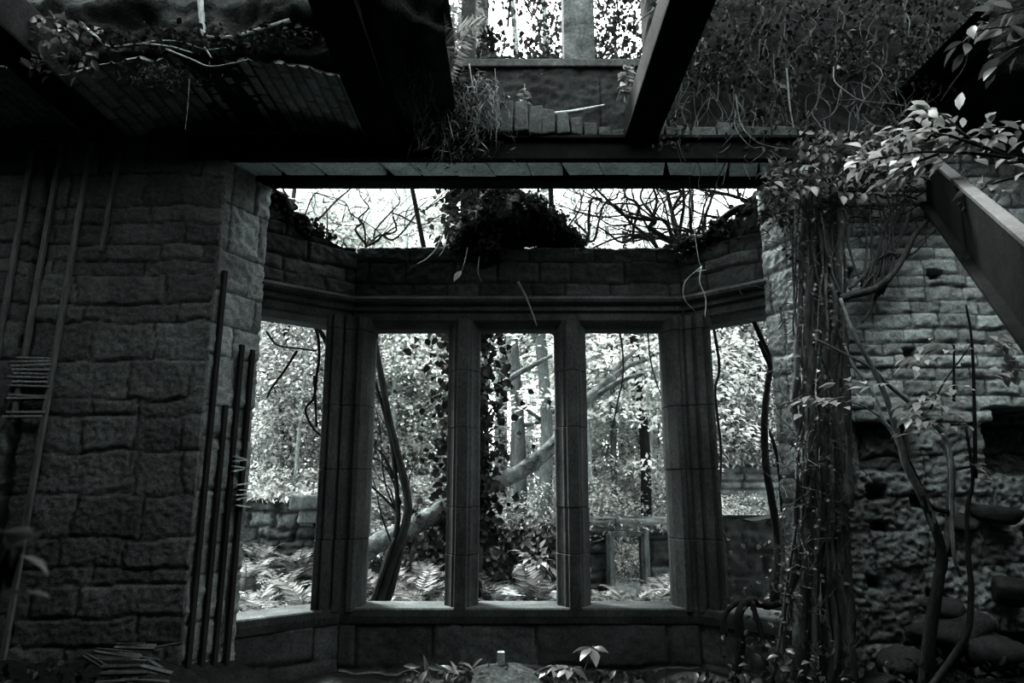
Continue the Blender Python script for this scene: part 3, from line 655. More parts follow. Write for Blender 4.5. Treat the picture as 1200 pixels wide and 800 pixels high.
# --- woodland trees
def crown_mesh(name, seed, n_sp, n_lf, rx, ry, z0, z1, ln, rad, mat):
    rs = np.random.RandomState(seed); cs = []; ds = []
    while len(cs) < n_sp:
        p = rs.uniform(-1, 1, 3)
        if not .25 < np.linalg.norm(p) < 1: continue
        cs.append((p[0]*rx, p[1]*ry, z0+(p[2]*.5+.5)*(z1-z0))); ds.append(unit(np.array([p[0], p[1], .1])))
    C, D, N, L = sprays(cs, ds, n_lf, rad, .035, ln, rs)
    me = leafmesh(name, C, D, N, L, L*.55, .15); me.materials.append(mat); return me
CROWN = [crown_mesh('foliage', 301, 150, 95, 2.3, 2.3, 1.7, 8.0, .115, .72, M['leafwood']), crown_mesh('foliage', 302, 130, 95, 2.0, 2.0, 1.3, 7.2, .11, .66, M['leafwood']), crown_mesh('foliage', 303, 140, 95, 2.4, 2.2, 2.6, 8.8, .12, .75, M['leafwood'])]
BUSH = [crown_mesh('foliage', 311, 75, 110, 1.3, 1.0, .1, 1.5, .07, .40, M['leafsun']), crown_mesh('foliage', 312, 70, 110, 1.1, 1.0, .05, 1.15, .065, .36, M['leafsun'])]
def trunk_mesh(seed, r, h, lean):
    rs = np.random.RandomState(seed); mb = MB()
    pts = [(0, 0, -.3)]+[(lean*k/5*h*.1+rs.normal(0, .06), rs.normal(0, .06), h*k/5) for k in range(1, 6)]
    mb.tube(pts, r, r*.35, 10, 5, .06, seed)
    for k in range(9):
        z = h*rs.uniform(.2, .9); a = rs.uniform(0, 2*PI); q = rs.uniform(.7, 2.0); b0 = np.array([lean*z*.1, 0, z]); e = b0+np.array([math.cos(a)*q, math.sin(a)*q, q*rs.uniform(.1, .7)])
        mb.tube(wander(b0, e, 4, .07, rs), r*.28, .01, 6, 3)
    return mb.mesh('trunk', True)
def tree(px, Y, r, h, barkm, crown, lab, seed, lean=0, s=1.0, grp='woodland trees beyond the ruin'):
    x = P(px, 560, Y)[0]; z = oz(x, Y); t = thing('woodland_tree', lab, 'tree', (x, Y, z), 0, grp)
    me = trunk_mesh(seed, r, h, lean); me.materials.append(M[barkm]); o = link('trunk', me, None, t, (0, 0, 0))
    if crown is not None: o = link('foliage', CROWN[crown], None, t, (0, 0, 0)); o.rotation_euler = (0, 0, seed*1.7); o.scale = (s, s, s)
    return t
tree(632, 10.4, .11, 10, 'barkmid', None, 'straight mid grey trunk in the middle light, the right one of the close pair', 1, .1)
tree(611, 10.8, .12, 10, 'barkmid', None, 'pale trunk in the middle light, the left one of the close pair', 2, -.1)
tree(752, 10.3, .085, 9, 'bark', 1, 'dark trunk rising above the ruined window in the right front light', 3, -.2)
tree(732, 17, .12, 10, 'barkpale', 0, 'pale trunk just left of the dark trunk in the right front light', 4, 0, 1.35)
tree(660, 16, .12, 10, 'barkpale', 2, 'slender pale trunk beside the right mullion', 5, .2, 1.35)
tree(590, 17, .13, 10, 'barkmid', 0, 'slender far trunk near the ivy in the middle light', 6, 0, 1.4)
tree(480, 18, .14, 10, 'barkpale', 0, 'far pale trunk in the left front light', 7, 0, 1.35)
tree(455, 20, .13, 10, 'barkmid', 2, 'far grey trunk in the left front light behind the shrub', 8, 0, 1.5)
tree(327, 11.5, .08, 7, 'bark', None, 'thin dark trunk in the left canted light', 9)
tree(270, 13, .2, 10, 'barkmid', 2, 'trunk hidden by leaves left of the left canted light', 10)
tree(380, 15, .18, 11, 'barkmid', None, 'trunk behind the left corner pier of the bay', 11, 0, 1.3)
tree(700, 19, .16, 11, 'barkpale', 2, 'far pale trunk at the left of the right front light', 12, 0, 1.5)
tree(560, 21, .2, 12, 'barkmid', 0, 'far trunk behind the left mullion', 13, 0, 1.2)
tree(820, 14, .18, 11, 'barkmid', None, 'trunk behind the right corner pier of the bay', 14)
tree(880, 16, .18, 11, 'barkmid', 0, 'trunk behind the tall ivied wall', 15, 0, 1.2)
tree(650, 25, .2, 12, 'barkmid', 2, 'farthest trunk seen through the middle light', 16, 0, 1.3)
tree(430, 24, .2, 12, 'barkmid', 1, 'farthest trunk seen through the left front light', 17, 0, 1.4)
tree(780, 24, .2, 12, 'barkmid', 0, 'farthest trunk seen through the right front light', 18, 0, 1.4)
tree(310, 20, .2, 12, 'barkmid', 0, 'farthest trunk seen through the left canted light', 19, 0, 1.4)
for k, (px, Y, r, lab) in enumerate([(576, 11.2, .03, 'slim pale pole trunk right of the ivy-clad tree'), (583, 22, .08, 'second slim pale pole trunk right of the ivy-clad tree'), (597, 12, .04, 'slim far pole trunk left of the close pair'), (644, 10.9, .025, 'slim pole trunk just left of the right mullion'), (620, 28, .1, 'far pale trunk between the close pair'),
        (694, 10.6, .035, 'slim trunk at the left edge of the right front light'), (718, 10.8, .04, 'slim pale trunk in the middle of the right front light'), (765, 10.6, .03, 'slim pale trunk right of the dark trunk'), (770, 16, .07, 'slim trunk near the right jamb of the right front light'), (497, 19, .09, 'slim pale trunk left of the ivy in the left front light'), (470, 10.7, .035, 'slim pale trunk behind the shrub stems'), (348, 10.2, .025, 'slim pale trunk in the middle of the left canted light'), (305, 17, .08, 'slim pale trunk by the left reveal')]):
    tree(px, Y, r*1.4, 9, 'barkpale' if k % 3 else 'barkmid', None, lab, 40+k, ((k*7) % 5-2)*.12)
def bush(px, Y, k, s, lab, seed, dz=0):
    x = P(px, 600, Y)[0]; t = thing('undergrowth_bush', lab, 'bush', (x, Y, oz(x, Y)-.05+dz), seed*1.1, 'leafy undergrowth beyond the bay'); t.scale = (s, s, s)
    link('foliage', BUSH[k], None, t, (0, 0, 0)); return t
for k, (px, Y, b, s, lab) in enumerate([(300, 10.4, 0, 1.0, 'leafy bush above the left ruin fragment'), (345, 11, 1, 1.2, 'leafy bush in the middle of the left canted light'), (395, 10.6, 0, 1.0, 'leafy bush behind the left corner pier'),
        (445, 10.5, 0, .95, 'leafy bush left of the leaning shrub stems'), (500, 10.8, 0, 1.0, 'leafy bush behind the fallen log'), (545, 12, 1, 1.1, 'leafy bush behind the ivy-clad tree'), (575, 10.6, 1, .8, 'low leafy bush on the wall under the log'),
        (625, 11, 1, .9, 'leafy bush at the foot of the paired trunks'), (670, 10.8, 0, .9, 'leafy bush behind the right mullion'), (715, 11, 0, .9, 'leafy bush above the ruined window'), (765, 11.2, 0, 1.0, 'leafy bush right of the dark trunk'),
        (820, 10.5, 1, 1.0, 'leafy bush behind the right corner pier'), (470, 13.5, 0, 1.4, 'large far bush in the left front light'), (610, 15, 0, 1.4, 'large far bush in the middle light'), (735, 14, 0, 1.4, 'large far bush in the right front light'), (320, 14, 0, 1.5, 'large far bush in the left canted light'),
        (735, 10.2, 1, .5, 'small bush seen through the ruined window')]):
    bush(px, Y, b, s, lab, k)
HAZEL = [crown_mesh('foliage', 321, 150, 120, 1.5, 1.1, .7, 4.9, .085, .55, M['leafglow']), crown_mesh('foliage', 322, 120, 120, 1.3, 1.0, 1.1, 5.4, .09, .55, M['leafglow']), crown_mesh('foliage', 323, 140, 120, 1.5, 1.1, .7, 5.2, .085, .55, M['leafcant'])]
for k, (px, Y, b, s, lab) in enumerate([(300, 11.2, 2, 1.0, 'sunlit hazel at the left edge of the left canted light'), (352, 10.9, 2, 1.0, 'sunlit hazel leaning into the left canted light beside the pier'), (425, 12.0, 0, 1.0, 'sunlit hazel behind the left corner pier'), (462, 11.4, 1, 1.0, 'sunlit hazel behind the leaning shrub'),
        (497, 12.2, 0, .9, 'sunlit hazel left of the ivy-clad tree'), (708, 11.4, 1, .85, 'sunlit hazel at the left of the right front light'), (735, 13.0, 0, 1.1, 'sunlit hazel around the dark trunk'), (772, 11.4, 1, 1.0, 'sunlit hazel at the right of the right front light'),
        (350, 14.0, 1, 1.6, 'tall sunlit hazel rising over the left cant of the bay'), (470, 14.5, 1, 1.6, 'tall sunlit hazel rising over the parapet left of the ivy mass'), (700, 14.5, 1, 1.6, 'tall sunlit hazel rising over the parapet right of the ivy mass'), (810, 14.0, 1, 1.6, 'tall sunlit hazel rising over the right cant of the bay')]):
    x = P(px, 600, Y)[0]; t = thing('hazel_shrub', lab, 'shrub', (x, Y, oz(x, Y)), k*1.9, 'hazel shrubs beyond the ruin'); t.scale = (s, s, s)
    link('foliage', HAZEL[b], None, t, (0, 0, 0)); rs = np.random.RandomState(500+k); mb = MB()
    for q in range(4):
        a = rs.uniform(0, 2*PI); mb.tube(wander((0, 0, -.1), (math.cos(a)*.7, math.sin(a)*.7, 3.8), 4, .06, rs), .022, .006, 6, 3)
    link('stem', mb.mesh('stem', True), M['barkmid'], t, (0, 0, 0))
# ivy on the low ruin wall
rs = np.random.RandomState(44)
def ivylow(rs, n):
    x = rs.uniform(-1.4, .95, n); z = .15+1.05*rs.uniform(0, 1, n)**.6; return np.stack([x, YW-.06-rs.exponential(.07, n), z], -1)
V, Fq = cloud(1500, ivylow, .08, rs, True, asp=.7, up=(0, -1, .5), jit=.7); V2, F2 = cloud(1800, lambda r, n: np.stack([r.uniform(-1.45, 4.4, n), r.uniform(YW-.15, YW+.35, n), 1.04+r.exponential(.05, n)], -1), .09, rs, asp=.5)
tv = thing('wall_ivy', 'ivy and moss hanging over the low ruined wall beyond the middle light', 'ivy', (0, YW, .3)); link('foliage', mesh('foliage', V, Fq), M['leafdim'], tv); link('crest_growth', mesh('crest_growth', V2, F2), M['leafmid'], tv)
V, Fq = cloud(1500, lambda r, n: np.stack([r.uniform(-4.4, -2.3, n), r.uniform(8.9, 9.5, n), 1.42+r.exponential(.06, n)], -1), .09, rs, asp=.5)
tv = thing('wall_ivy', 'leafy growth on top of the left ruin fragment', 'ivy', (-3.3, 9.2, 1.4)); link('foliage', mesh('foliage', V, Fq), M['leafsun'], tv)
# bush clump against the wall in the middle light
rs = np.random.RandomState(45); c0 = np.array(P(630, 660, 8.6))
pd = []
for k in range(90):
    d = unit(rs.normal(0, 1, 3)+np.array([0, -.6, -.1])); pd.append((c0+d*rs.uniform(.05, .26), d+np.array([0, 0, -.4])))
tv = thing('broadleaf_shrub', 'round shrub of drooping leaves against the wall in the middle light', 'shrub', tuple(c0-np.array([0, 0, .3]))); mb = MB(); mb.tube([tuple(c0-np.array([0, 0, .5])), tuple(c0)], .03, .02, 6); mb.build('stem', M['bark'], tv); near_leaves('foliage', pd, .15, .4, M['leafshrub'], tv, rs)

# --- dark branch tangles above the bay parapet
def tangle(name, lab, cat, base, tips, seed, r0=.03, sub=2, mat='bark', leafn=0):
    rs = np.random.RandomState(seed); t = thing(name, lab, cat, P(*base))
    for tp in tips:
        pts = wander(P(*base), P(*tp), 7, .07, rs); mb = MB(); mb.tube(pts, r0*rs.uniform(.6, 1), r0*.22, 6, 3, .1, 1)
        for k in range(sub):
            i = rs.randint(2, 6); p = np.array(pts[i]); dr = np.array(pts[i+1])-p
            e = p+dr*rs.uniform(2, 4)+rs.normal(0, .28, 3); tw = wander(p, e, 5, .05, rs); mb.tube(tw, r0*.32, r0*.1, 5, 3)
            p2 = np.array(tw[3]); e2 = p2+(e-p2)*.6+rs.normal(0, .2, 3); mb.tube(wander(p2, e2, 4, .03, rs), r0*.16, r0*.06, 4, 2)
        mb.build('branch', M[mat], t, True)
    return t
tangle('bare_branches', 'dark tangle of bare branches above the right end of the bay parapet', 'branches', (800, 290, 6.6), [(690, 215, 6.5), (735, 200, 6.6), (765, 195, 6.7), (800, 200, 6.5), (720, 240, 6.4), (760, 215, 6.3), (840, 205, 6.7), (780, 195, 6.9), (815, 190, 6.6), (700, 265, 6.5)], 51, .035, 4)
tangle('bare_branches', 'dark branches arching in from the right behind the lintel', 'branches', (960, 290, 6.4), [(760, 205, 6.5), (790, 230, 6.5), (820, 200, 6.5), (780, 260, 6.4), (840, 245, 6.3)], 52, .03, 3)
tangle('bare_branches', 'thin bare twigs left of the dark ivy mass', 'branches', (430, 288, 6.5), [(545, 215, 6.5), (470, 210, 6.6), (420, 215, 6.5), (520, 250, 6.4), (360, 225, 6.5)], 53, .016, 4)
tangle('bare_branches', 'thin bare twigs above the left cant of the bay', 'branches', (350, 275, 6.2), [(330, 205, 6.3), (400, 210, 6.4), (380, 230, 6.3), (440, 275, 6.2)], 54, .012, 3)
tangle('bare_branches', 'thin bare branches right of the dark ivy mass', 'branches', (680, 288, 6.6), [(660, 205, 6.7), (700, 205, 6.6), (725, 225, 6.5), (690, 240, 6.6)], 55, .02, 4)
pl = thing('leaning_pole', 'dark leaning pole standing on the parapet left of the ivy mass', 'pole', P(497, 290, 5.85)); mb = MB(); mb.tube(PL([(497, 292, 5.85), (479, 200, 6.0)]), .022, .02, 8, 3); mb.build('shaft', M['bark'], pl)
pl = thing('upright_bar', 'upright dark bar on the parapet at the right of the ivy mass', 'pole', P(648, 290, 5.8)); mb = MB(); mb.tube(PL([(649, 296, 5.8), (644, 200, 5.9)]), .026, .024, 8, 3); mb.build('shaft', M['bark'], pl)

# --- black ivy mass on the parapet
rs = np.random.RandomState(61)
im = thing('ivy_mass', 'black matted ivy mass slumped over the middle of the bay parapet', 'ivy', P(600, 290, 5.8))
lob = [((600, 262, 5.85), .30), ((560, 270, 5.85), .24), ((580, 240, 5.88), .2), ((620, 252, 5.86), .22), ((640, 268, 5.86), .22), ((545, 288, 5.8), .18), ((668, 284, 5.85), .13), ((600, 235, 5.9), .13), ((572, 296, 5.72), .16)]
mb = MB()
for c, r in lob:
    c = np.array(P(*c)); n = 12
    th, ph = np.meshgrid(np.linspace(.05, PI-.05, n), np.linspace(0, 2*PI, 2*n, endpoint=False)); dv = np.stack([np.sin(th)*np.cos(ph), np.sin(th)*np.sin(ph), np.cos(th)], -1)
    V = c+dv*(r*.82*(.85+.3*rs.rand(2*n, n)))[..., None]; idx = np.arange(2*n*n).reshape(2*n, n); i2 = np.vstack([idx, idx[:1]])
    mb.add(V, np.stack([i2[:-1, :-1], i2[:-1, 1:], i2[1:, 1:], i2[1:, :-1]], -1).reshape(-1, 4).tolist())
mb.build('matted_core', M['soil'], im)
def lobe(rs, n):
    k = rs.randint(0, len(lob), n); c = np.array([P(*lob[i][0]) for i in k]); r = np.array([lob[i][1] for i in k]); return c+unit(rs.normal(0, 1, (n, 3)))*(r*rs.uniform(.75, 1.02, n))[:, None]
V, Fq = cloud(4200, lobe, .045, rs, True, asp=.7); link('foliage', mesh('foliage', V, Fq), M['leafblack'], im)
near_leaves('hanging_leaf', [(P(541, 317, 5.55), (-.6, -.2, -.8))], .11, .5, M['leafbright'], im, rs)
mb = MB()
for pts in ([(548, 290, 5.6), (545, 305, 5.56), (541, 318, 5.55)], [(562, 300, 5.6), (560, 318, 5.56), (564, 330, 5.56)], [(520, 270, 5.62), (512, 290, 5.58), (500, 303, 5.56), (489, 309, 5.55)], [(525, 275, 5.62), (520, 292, 5.58), (515, 300, 5.57)]): mb.tube(PL(pts), .006, .003, 5)
mb.build('hanging_twig', M['root'], im)
# thick vegetation at the ends of the parapet
for lab, pts, n in (('dark ivy clump in the corner where left parapet meets the opening', [(312, 225, 5.3), (322, 250, 5.35), (345, 268, 5.45), (380, 278, 5.6)], 1500), ('dark ivy clump on the right end of the parapet', [(795, 292, 5.65), (840, 278, 5.5), (875, 262, 5.35), (895, 235, 5.3)], 1100)):
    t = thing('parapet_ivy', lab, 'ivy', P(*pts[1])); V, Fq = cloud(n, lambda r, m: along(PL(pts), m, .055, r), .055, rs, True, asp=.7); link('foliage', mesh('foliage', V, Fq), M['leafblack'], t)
    mb = MB(); mb.tube(wander(P(*pts[0]), P(*pts[-1]), 8, .03, rs), .05, .02, 8, 3, .2); mb.build('stem', M['bark'], t, True)

# --- vines in the canted lights
def vine(name, lab, paths, mat='bark', cat='vine'):
    t = thing(name, lab, cat, P(*paths[0][0][0]))
    for k, (pts, r0, r1) in enumerate(paths): mb = MB(); mb.tube(PL(pts), r0, r1, 8, 5, .12, k); mb.build('stem', M[mat], t, True)
    return t
vine('thick_vine', 'thick black vine twisting down beside the right reveal in the right light', [([(908, 705, 5.45), (912, 640, 5.6), (905, 590, 5.6), (897, 540, 5.6), (896, 490, 5.6), (899, 455, 5.6), (903, 425, 5.6), (893, 398, 5.6), (885, 380, 5.6), (875, 366, 5.6), (862, 377, 5.62), (850, 370, 5.65), (830, 378, 5.65)], .034, .014),
    ([(903, 430, 5.6), (895, 412, 5.58), (890, 400, 5.6)], .02, .02), ([(918, 600, 5.58), (912, 540, 5.6), (902, 505, 5.6)], .022, .012)])
vine('slender_vine', 'slender dark stem hanging in the left of the right canted light', [([(835, 375, 6.2), (843, 430, 6.2), (838, 460, 6.2), (845, 530, 6.2), (842, 600, 6.2), (850, 630, 6.2)], .014, .01)])
vine('drooping_vine', 'dark vine looping down in the left canted light beside the pier', [([(355, 372, 5.9), (370, 385, 5.9), (374, 415, 5.9), (371, 440, 5.9), (368, 465, 5.9), (358, 480, 5.9), (366, 500, 5.9), (378, 512, 5.9)], .014, .01),
    ([(368, 440, 5.9), (370, 480, 5.9), (371, 500, 5.9)], .012, .008), ([(365, 375, 5.95), (378, 392, 5.95), (386, 410, 5.95)], .02, .02), ([(312, 388, 5.9), (325, 404, 5.9), (350, 408, 5.9), (371, 411, 5.9)], .010, .008), ([(348, 411, 5.9), (334, 433, 5.9), (318, 455, 5.9), (313, 466, 5.9)], .012, .008)])
vine('hanging_vine', 'thin vine hanging in the right front light past the fallen log', [([(722, 372, 7.5), (729, 405, 7.5), (730, 440, 7.5), (724, 470, 7.5), (718, 502, 7.5)], .012, .008), ([(758, 375, 7.5), (762, 420, 7.5), (770, 450, 7.5), (778, 470, 7.5)], .010, .006)])
vine('hanging_twig', 'thin broken stick hanging over the window head by the middle light', [([(607, 330, 5.55), (618, 352, 5.55), (629, 382, 5.55)], .012, .007)], 'barkmid')
vine('hanging_rootlet', 'pale thin rootlet dangling from the lintel before the right corner pier', [([(807, 180, 5.0), (810, 240, 5.0), (818, 300, 5.0), (822, 312, 5.0)], .003, .003), ([(822, 312, 5), (803, 330, 5), (802, 350, 5), (815, 365, 5)], .003, .002), ([(822, 312, 5), (820, 330, 5), (827, 350, 5), (826, 372, 5)], .006, .003), ([(816, 318, 5.0), (828, 316, 5.0)], .004, .002)], 'root')

# ================================================================== INSIDE GROWTH
# --- ivy trunks climbing the right pier
rs = np.random.RandomState(71)
ic = thing('climbing_ivy', 'mass of old ivy stems climbing the right pier to the lintel', 'ivy', P(955, 800, 4.55))
for k in range(30):
    f = (k+.5)/30; b = P(906+f*94+rs.uniform(-8, 8), 806, 4.52+.1*rs.rand()); m1 = P(926+f*68+rs.uniform(-8, 8), 620, 4.6+.07*rs.rand()); m = P(934+f*52+rs.uniform(-8, 8), 440, 4.64+.06*rs.rand()); e = P(928+f*52+rs.uniform(-10, 10), 215+rs.uniform(-20, 60), 4.66+.04*rs.rand())
    pts = wander(b, m1, 4, .018, rs)[:-1]+wander(m1, m, 4, .02, rs)[:-1]+wander(m, e, 5, .025, rs)
    big = k in (3, 7, 12, 17, 21, 25, 28); mb = MB(); r = rs.uniform(.028, .05) if big else rs.uniform(.008, .02)
    mb.tube(pts, r*1.25, r*.5, 8, 4, .18, k); mb.build('stem', M['barkmid'] if k % 7 == 1 else M['barkvine'], ic, True)
mb = MB()
for k in range(90):
    t = rs.rand(); px = 912+75*rs.rand(); py = 790-560*t; a = P(px, py, 4.56); e = (a[0]+rs.normal(0, .1), a[1]-abs(rs.normal(.02, .05)), a[2]+rs.normal(0, .25)); mb.tube(wander(a, e, 6, .05, rs), .004, .002, 4, 2)
tag(mb.build('rootlet', M['barkvine'], ic), kind='stuff')
def colleaf(rs, n):
    t = rs.uniform(0, 1, n)**1.3; px = np.where(t < .3, rs.uniform(850, 1000, n), rs.uniform(915, 995, n)); py = 800-t*560; return np.array([P(a, b, 4.5+.12*c) for a, b, c in zip(px, py, rs.rand(n))])
V, Fq = cloud(600, colleaf, .034, rs, True, asp=.8, up=(0, -1, .6), jit=.5); link('foliage', mesh('foliage', V, Fq), M['leafdim'], ic)

# --- tangle over the upper right wall
ut = thing('upper_ivy', 'dense ivy tangle hanging over the upper right wall', 'ivy', P(880, 100, 4.8))
mb = MB()
for k in range(130):
    px = rs.uniform(770, 1090); py = rs.uniform(-10, 150); a = P(px, py, 4.72+.1*rs.rand()); e = P(px+rs.normal(0, 28), py+rs.uniform(30, 110), 4.66+.1*rs.rand()); mb.tube(wander(a, e, 6, .045, rs), rs.uniform(.003, .010), .002, 5, 3)
mb.build('stems', M['barkvine'], ut)
mb = MB()
for pts, r in (([(977, 78, 4.5), (978, 95, 4.4), (993, 108, 4.35), (1010, 118, 4.3), (1040, 121, 4.25), (1068, 125, 4.2)], .012), ([(1013, 117, 4.3), (1010, 105, 4.3), (1011, 97, 4.3)], .010), ([(862, 110, 4.6), (868, 145, 4.55), (885, 165, 4.5), (905, 172, 4.5), (940, 178, 4.5), (943, 190, 4.5)], .012),
    ([(862, 130, 4.6), (862, 150, 4.55), (880, 172, 4.5), (895, 172, 4.5), (893, 180, 4.5), (880, 190, 4.5)], .008), ([(985, 105, 4.5), (978, 130, 4.45), (960, 142, 4.4), (940, 150, 4.4)], .006), ([(922, 80, 4.6), (925, 120, 4.55), (930, 150, 4.5)], .018)): mb.tube(PL(pts), r*.45, r*.25, 6, 4, .1)
mb.build('pale_stems', M['barkvine'], ut)
def upl(rs, n):
    px = rs.uniform(765, 1210, n); py = rs.uniform(-40, 175, n); k = fbm(px/60, py/60, 3, 5); py = np.where(k < .45, py*.6, py); return np.array([P(a, b, 4.55+.3*c) for a, b, c in zip(px, py, rs.rand(n))])
V, Fq = cloud(4600, upl, .05, rs, True, asp=.6, up=(0, -1, .4), jit=.7); link('foliage', mesh('foliage', V, Fq), M['leafblack'], ut)  # leaf colour darkened to carry the shade of this corner
V, Fq = cloud(160, upl, .06, rs, True, asp=.6, up=(0, -.4, 1), jit=.4); tag(link('sunlit_foliage', mesh('sunlit_foliage', V, Fq), M['leafdim'], ut), kind='stuff')  # lighter leaf colour stands for light on a few leaves

# --- creeper leaves beside the lintel end and over the brick
cr = thing('wall_creeper', 'leafy creeper with ropy stems over the top of the brick wall', 'creeper', P(1000, 240, 4.6))
for pts, r in (([(985, 350, 4.6), (1000, 345, 4.58), (1025, 338, 4.56), (1045, 322, 4.56), (1060, 300, 4.56), (1072, 275, 4.56), (1090, 255, 4.6)], .028), ([(1000, 345, 4.6), (1015, 335, 4.6), (1030, 310, 4.6), (1050, 285, 4.6), (1068, 250, 4.6)], .016),
               ([(1010, 335, 4.6), (1025, 310, 4.6), (1045, 270, 4.6), (1062, 240, 4.6)], .014), ([(1025, 330, 4.62), (1035, 300, 4.62), (1040, 265, 4.62), (1030, 235, 4.6)], .010), ([(990, 240, 4.6), (995, 290, 4.6), (1008, 330, 4.6)], .012),
               ([(985, 345, 4.62), (975, 320, 4.62), (968, 290, 4.6), (962, 250, 4.6)], .014), ([(1020, 290, 4.6), (1040, 295, 4.58), (1068, 298, 4.56), (1090, 275, 4.52), (1108, 258, 4.5)], .008), ([(1010, 378, 4.6), (1022, 360, 4.6), (1035, 330, 4.6)], .010)):
    mb = MB(); mb.tube(PL(pts), r, r*.6, 7, 5, .15, int(r*999)); mb.build('stem', M['barkvine'], cr, True)
for k in range(14):
    a = P(rs.uniform(985, 1035), rs.uniform(320, 352), 4.6); e = P(rs.uniform(1010, 1095), rs.uniform(215, 262), 4.58); m = tuple((np.array(a)+np.array(e))/2+np.array([.06, 0, -.06])*rs.uniform(-.6, 1.6))
    mb = MB(); mb.tube(wander(a, m, 3, .012, rs)[:-1]+wander(m, e, 3, .012, rs), rs.uniform(.006, .014), .004, 6, 4, .15, k); mb.build('stem', M['barkvine'], cr, True)
mb = MB()
for k in range(80):
    px = rs.uniform(900, 1110); py = rs.uniform(195, 260); a = P(px, py, 4.62); e = P(px+rs.normal(0, 45), py+rs.normal(12, 28), 4.5+.12*rs.rand()); mb.tube(wander(a, e, 6, .03, rs), rs.uniform(.003, .008), .002, 4, 3)
tag(mb.build('twigs', M['bark'], cr), kind='stuff')
def crl(rs, n):
    px = 890+rs.beta(1.3, 1.6, n)*210; py = 165+rs.uniform(0, 75, n)*(1-.3*(px-890)/210)+(px < 930)*30; return np.array([P(a, b, 4.35+.3*c) for a, b, c in zip(px, py, rs.rand(n))])
V, Fq = cloud(420, lambda r, m: crl(r, m)+np.array([0, -.05, .05]), .075, rs, True, asp=.55, up=(0, -.5, 1), jit=.4); tag(link('upper_foliage', mesh('upper_foliage', V, Fq), M['leafdim'], cr), kind='stuff')
V, Fq = cloud(420, crl, .075, rs, True, asp=.6, up=(0, -.5, 1), jit=.4); link('foliage', mesh('foliage', V, Fq), M['leafdim'], cr)

# --- bright overhanging branch, upper right
ob = thing('overhanging_branch', 'bright leafy branch reaching in from the right over the leaning beam', 'branch', P(1230, 200, 3.3))
twigs = [[(1240, 190, 3.2), (1190, 185, 3.3), (1140, 165, 3.4), (1105, 135, 3.5), (1075, 128, 3.6)], [(1190, 186, 3.3), (1140, 180, 3.35), (1080, 178, 3.45), (1030, 185, 3.6), (1000, 188, 3.65)], [(1160, 175, 3.3), (1115, 160, 3.35), (1075, 155, 3.45), (1035, 160, 3.6)], [(1150, 170, 3.35), (1110, 145, 3.35), (1090, 128, 3.4)],
         [(1245, 175, 3.2), (1200, 150, 3.2), (1170, 150, 3.3), (1140, 155, 3.3)], [(1245, 210, 3.1), (1205, 205, 3.15), (1165, 215, 3.2), (1145, 225, 3.2)], [(1100, 180, 3.4), (1060, 195, 3.45), (1040, 200, 3.5)]]
for k, tw in enumerate(twigs):
    mb = MB(); mb.tube(PL(tw), .009, .003, 6, 4); mb.build('twig', M['bark'], ob, True)
    spray('foliage', PL(tw), [28, 44, 34, 18, 30, 18, 18][k], .10, M['leafbright'] if k < 4 or k == 6 else M['leafmid'], ob, rs, .10)
hb = thing('hanging_spray', 'drooping spray of large leaves at the top right corner', 'branch', P(1220, 40, 2.9))
for tw in ([(1230, 20, 2.9), (1190, 30, 3.0), (1150, 35, 3.0), (1128, 45, 3.0)], [(1230, 40, 2.9), (1195, 55, 2.9), (1170, 70, 2.95)], [(1225, 0, 3), (1180, 15, 3), (1150, 22, 3.05)]):
    mb = MB(); mb.tube(PL(tw), .006, .002, 5); mb.build('twig', M['bark'], hb); spray('foliage', PL(tw), 12, .11, M['leafdim'], hb, rs, .08, .45, .5)
mb = MB(); mb.tube(PL([(1136, 45, 3.0), (1132, 75, 3.1), (1115, 100, 3.2), (1103, 118, 3.4)]), .004, .003, 5); mb.build('twig', M['bark'], hb)

# --- saplings in front of the brick wall
YS = 4.15
sp_ = thing('forked_sapling', 'forked sapling with pale bark before the brick wall', 'sapling', P(1083, 800, YS))
for pts, r0, r1, mt in (([(1082, 830, YS), (1090, 740, YS), (1098, 690, YS), (1104, 650, YS), (1098, 625, YS), (1080, 580, YS)], .038, .024, 'bark'),
    ([(1098, 625, YS), (1080, 580, YS), (1062, 545, YS), (1055, 520, YS), (1040, 470, YS), (1022, 430, YS), (1000, 390, YS), (985, 350, YS+.1)], .026, .011, 'barkmid'),
                        ([(1104, 650, YS), (1112, 620, YS), (1113, 590, YS), (1115, 550, YS), (1108, 515, YS), (1098, 500, YS), (1070, 475, YS), (1040, 450, YS), (1022, 432, YS), (985, 412, YS), (955, 397, YS)], .026, .006, 'barkmid'),
                        ([(1058, 530, YS), (1045, 505, YS), (1033, 490, YS), (1028, 470, YS), (1012, 445, YS), (1000, 428, YS), (990, 405, YS)], .014, .006, 'barkpale'),
                        ([(1112, 600, YS-.02), (1090, 592, YS), (1075, 560, YS), (1060, 530, YS)], .015, .008, 'bark'),
                        ([(1104, 508, YS-.03), (1112, 525, YS-.03), (1115, 560, YS-.03), (1115, 600, YS-.03), (1118, 650, YS-.03), (1126, 675, YS)], .014, .010, 'barkpale'),
                        ([(1033, 490, YS), (1010, 475, YS), (985, 470, YS), (950, 468, YS)], .006, .002, 'barkmid')):
    mb = MB(); mb.tube(PL(pts), r0, r1, 9, 5, .08, int(r0*999)); mb.build('stem', M[mt], sp_, True)
tw1 = [(1010, 478, YS), (985, 470, YS-.05), (960, 468, YS-.1), (935, 470, YS-.12)]
spray('foliage', PL(tw1), 14, .13, M['leafbright'], sp_, rs, .07, .4, .1); spray('foliage', PL([(1040, 470, YS), (1015, 455, YS-.1), (985, 450, YS-.15)]), 12, .10, M['leafbright'], sp_, rs, .08, .4, .15)
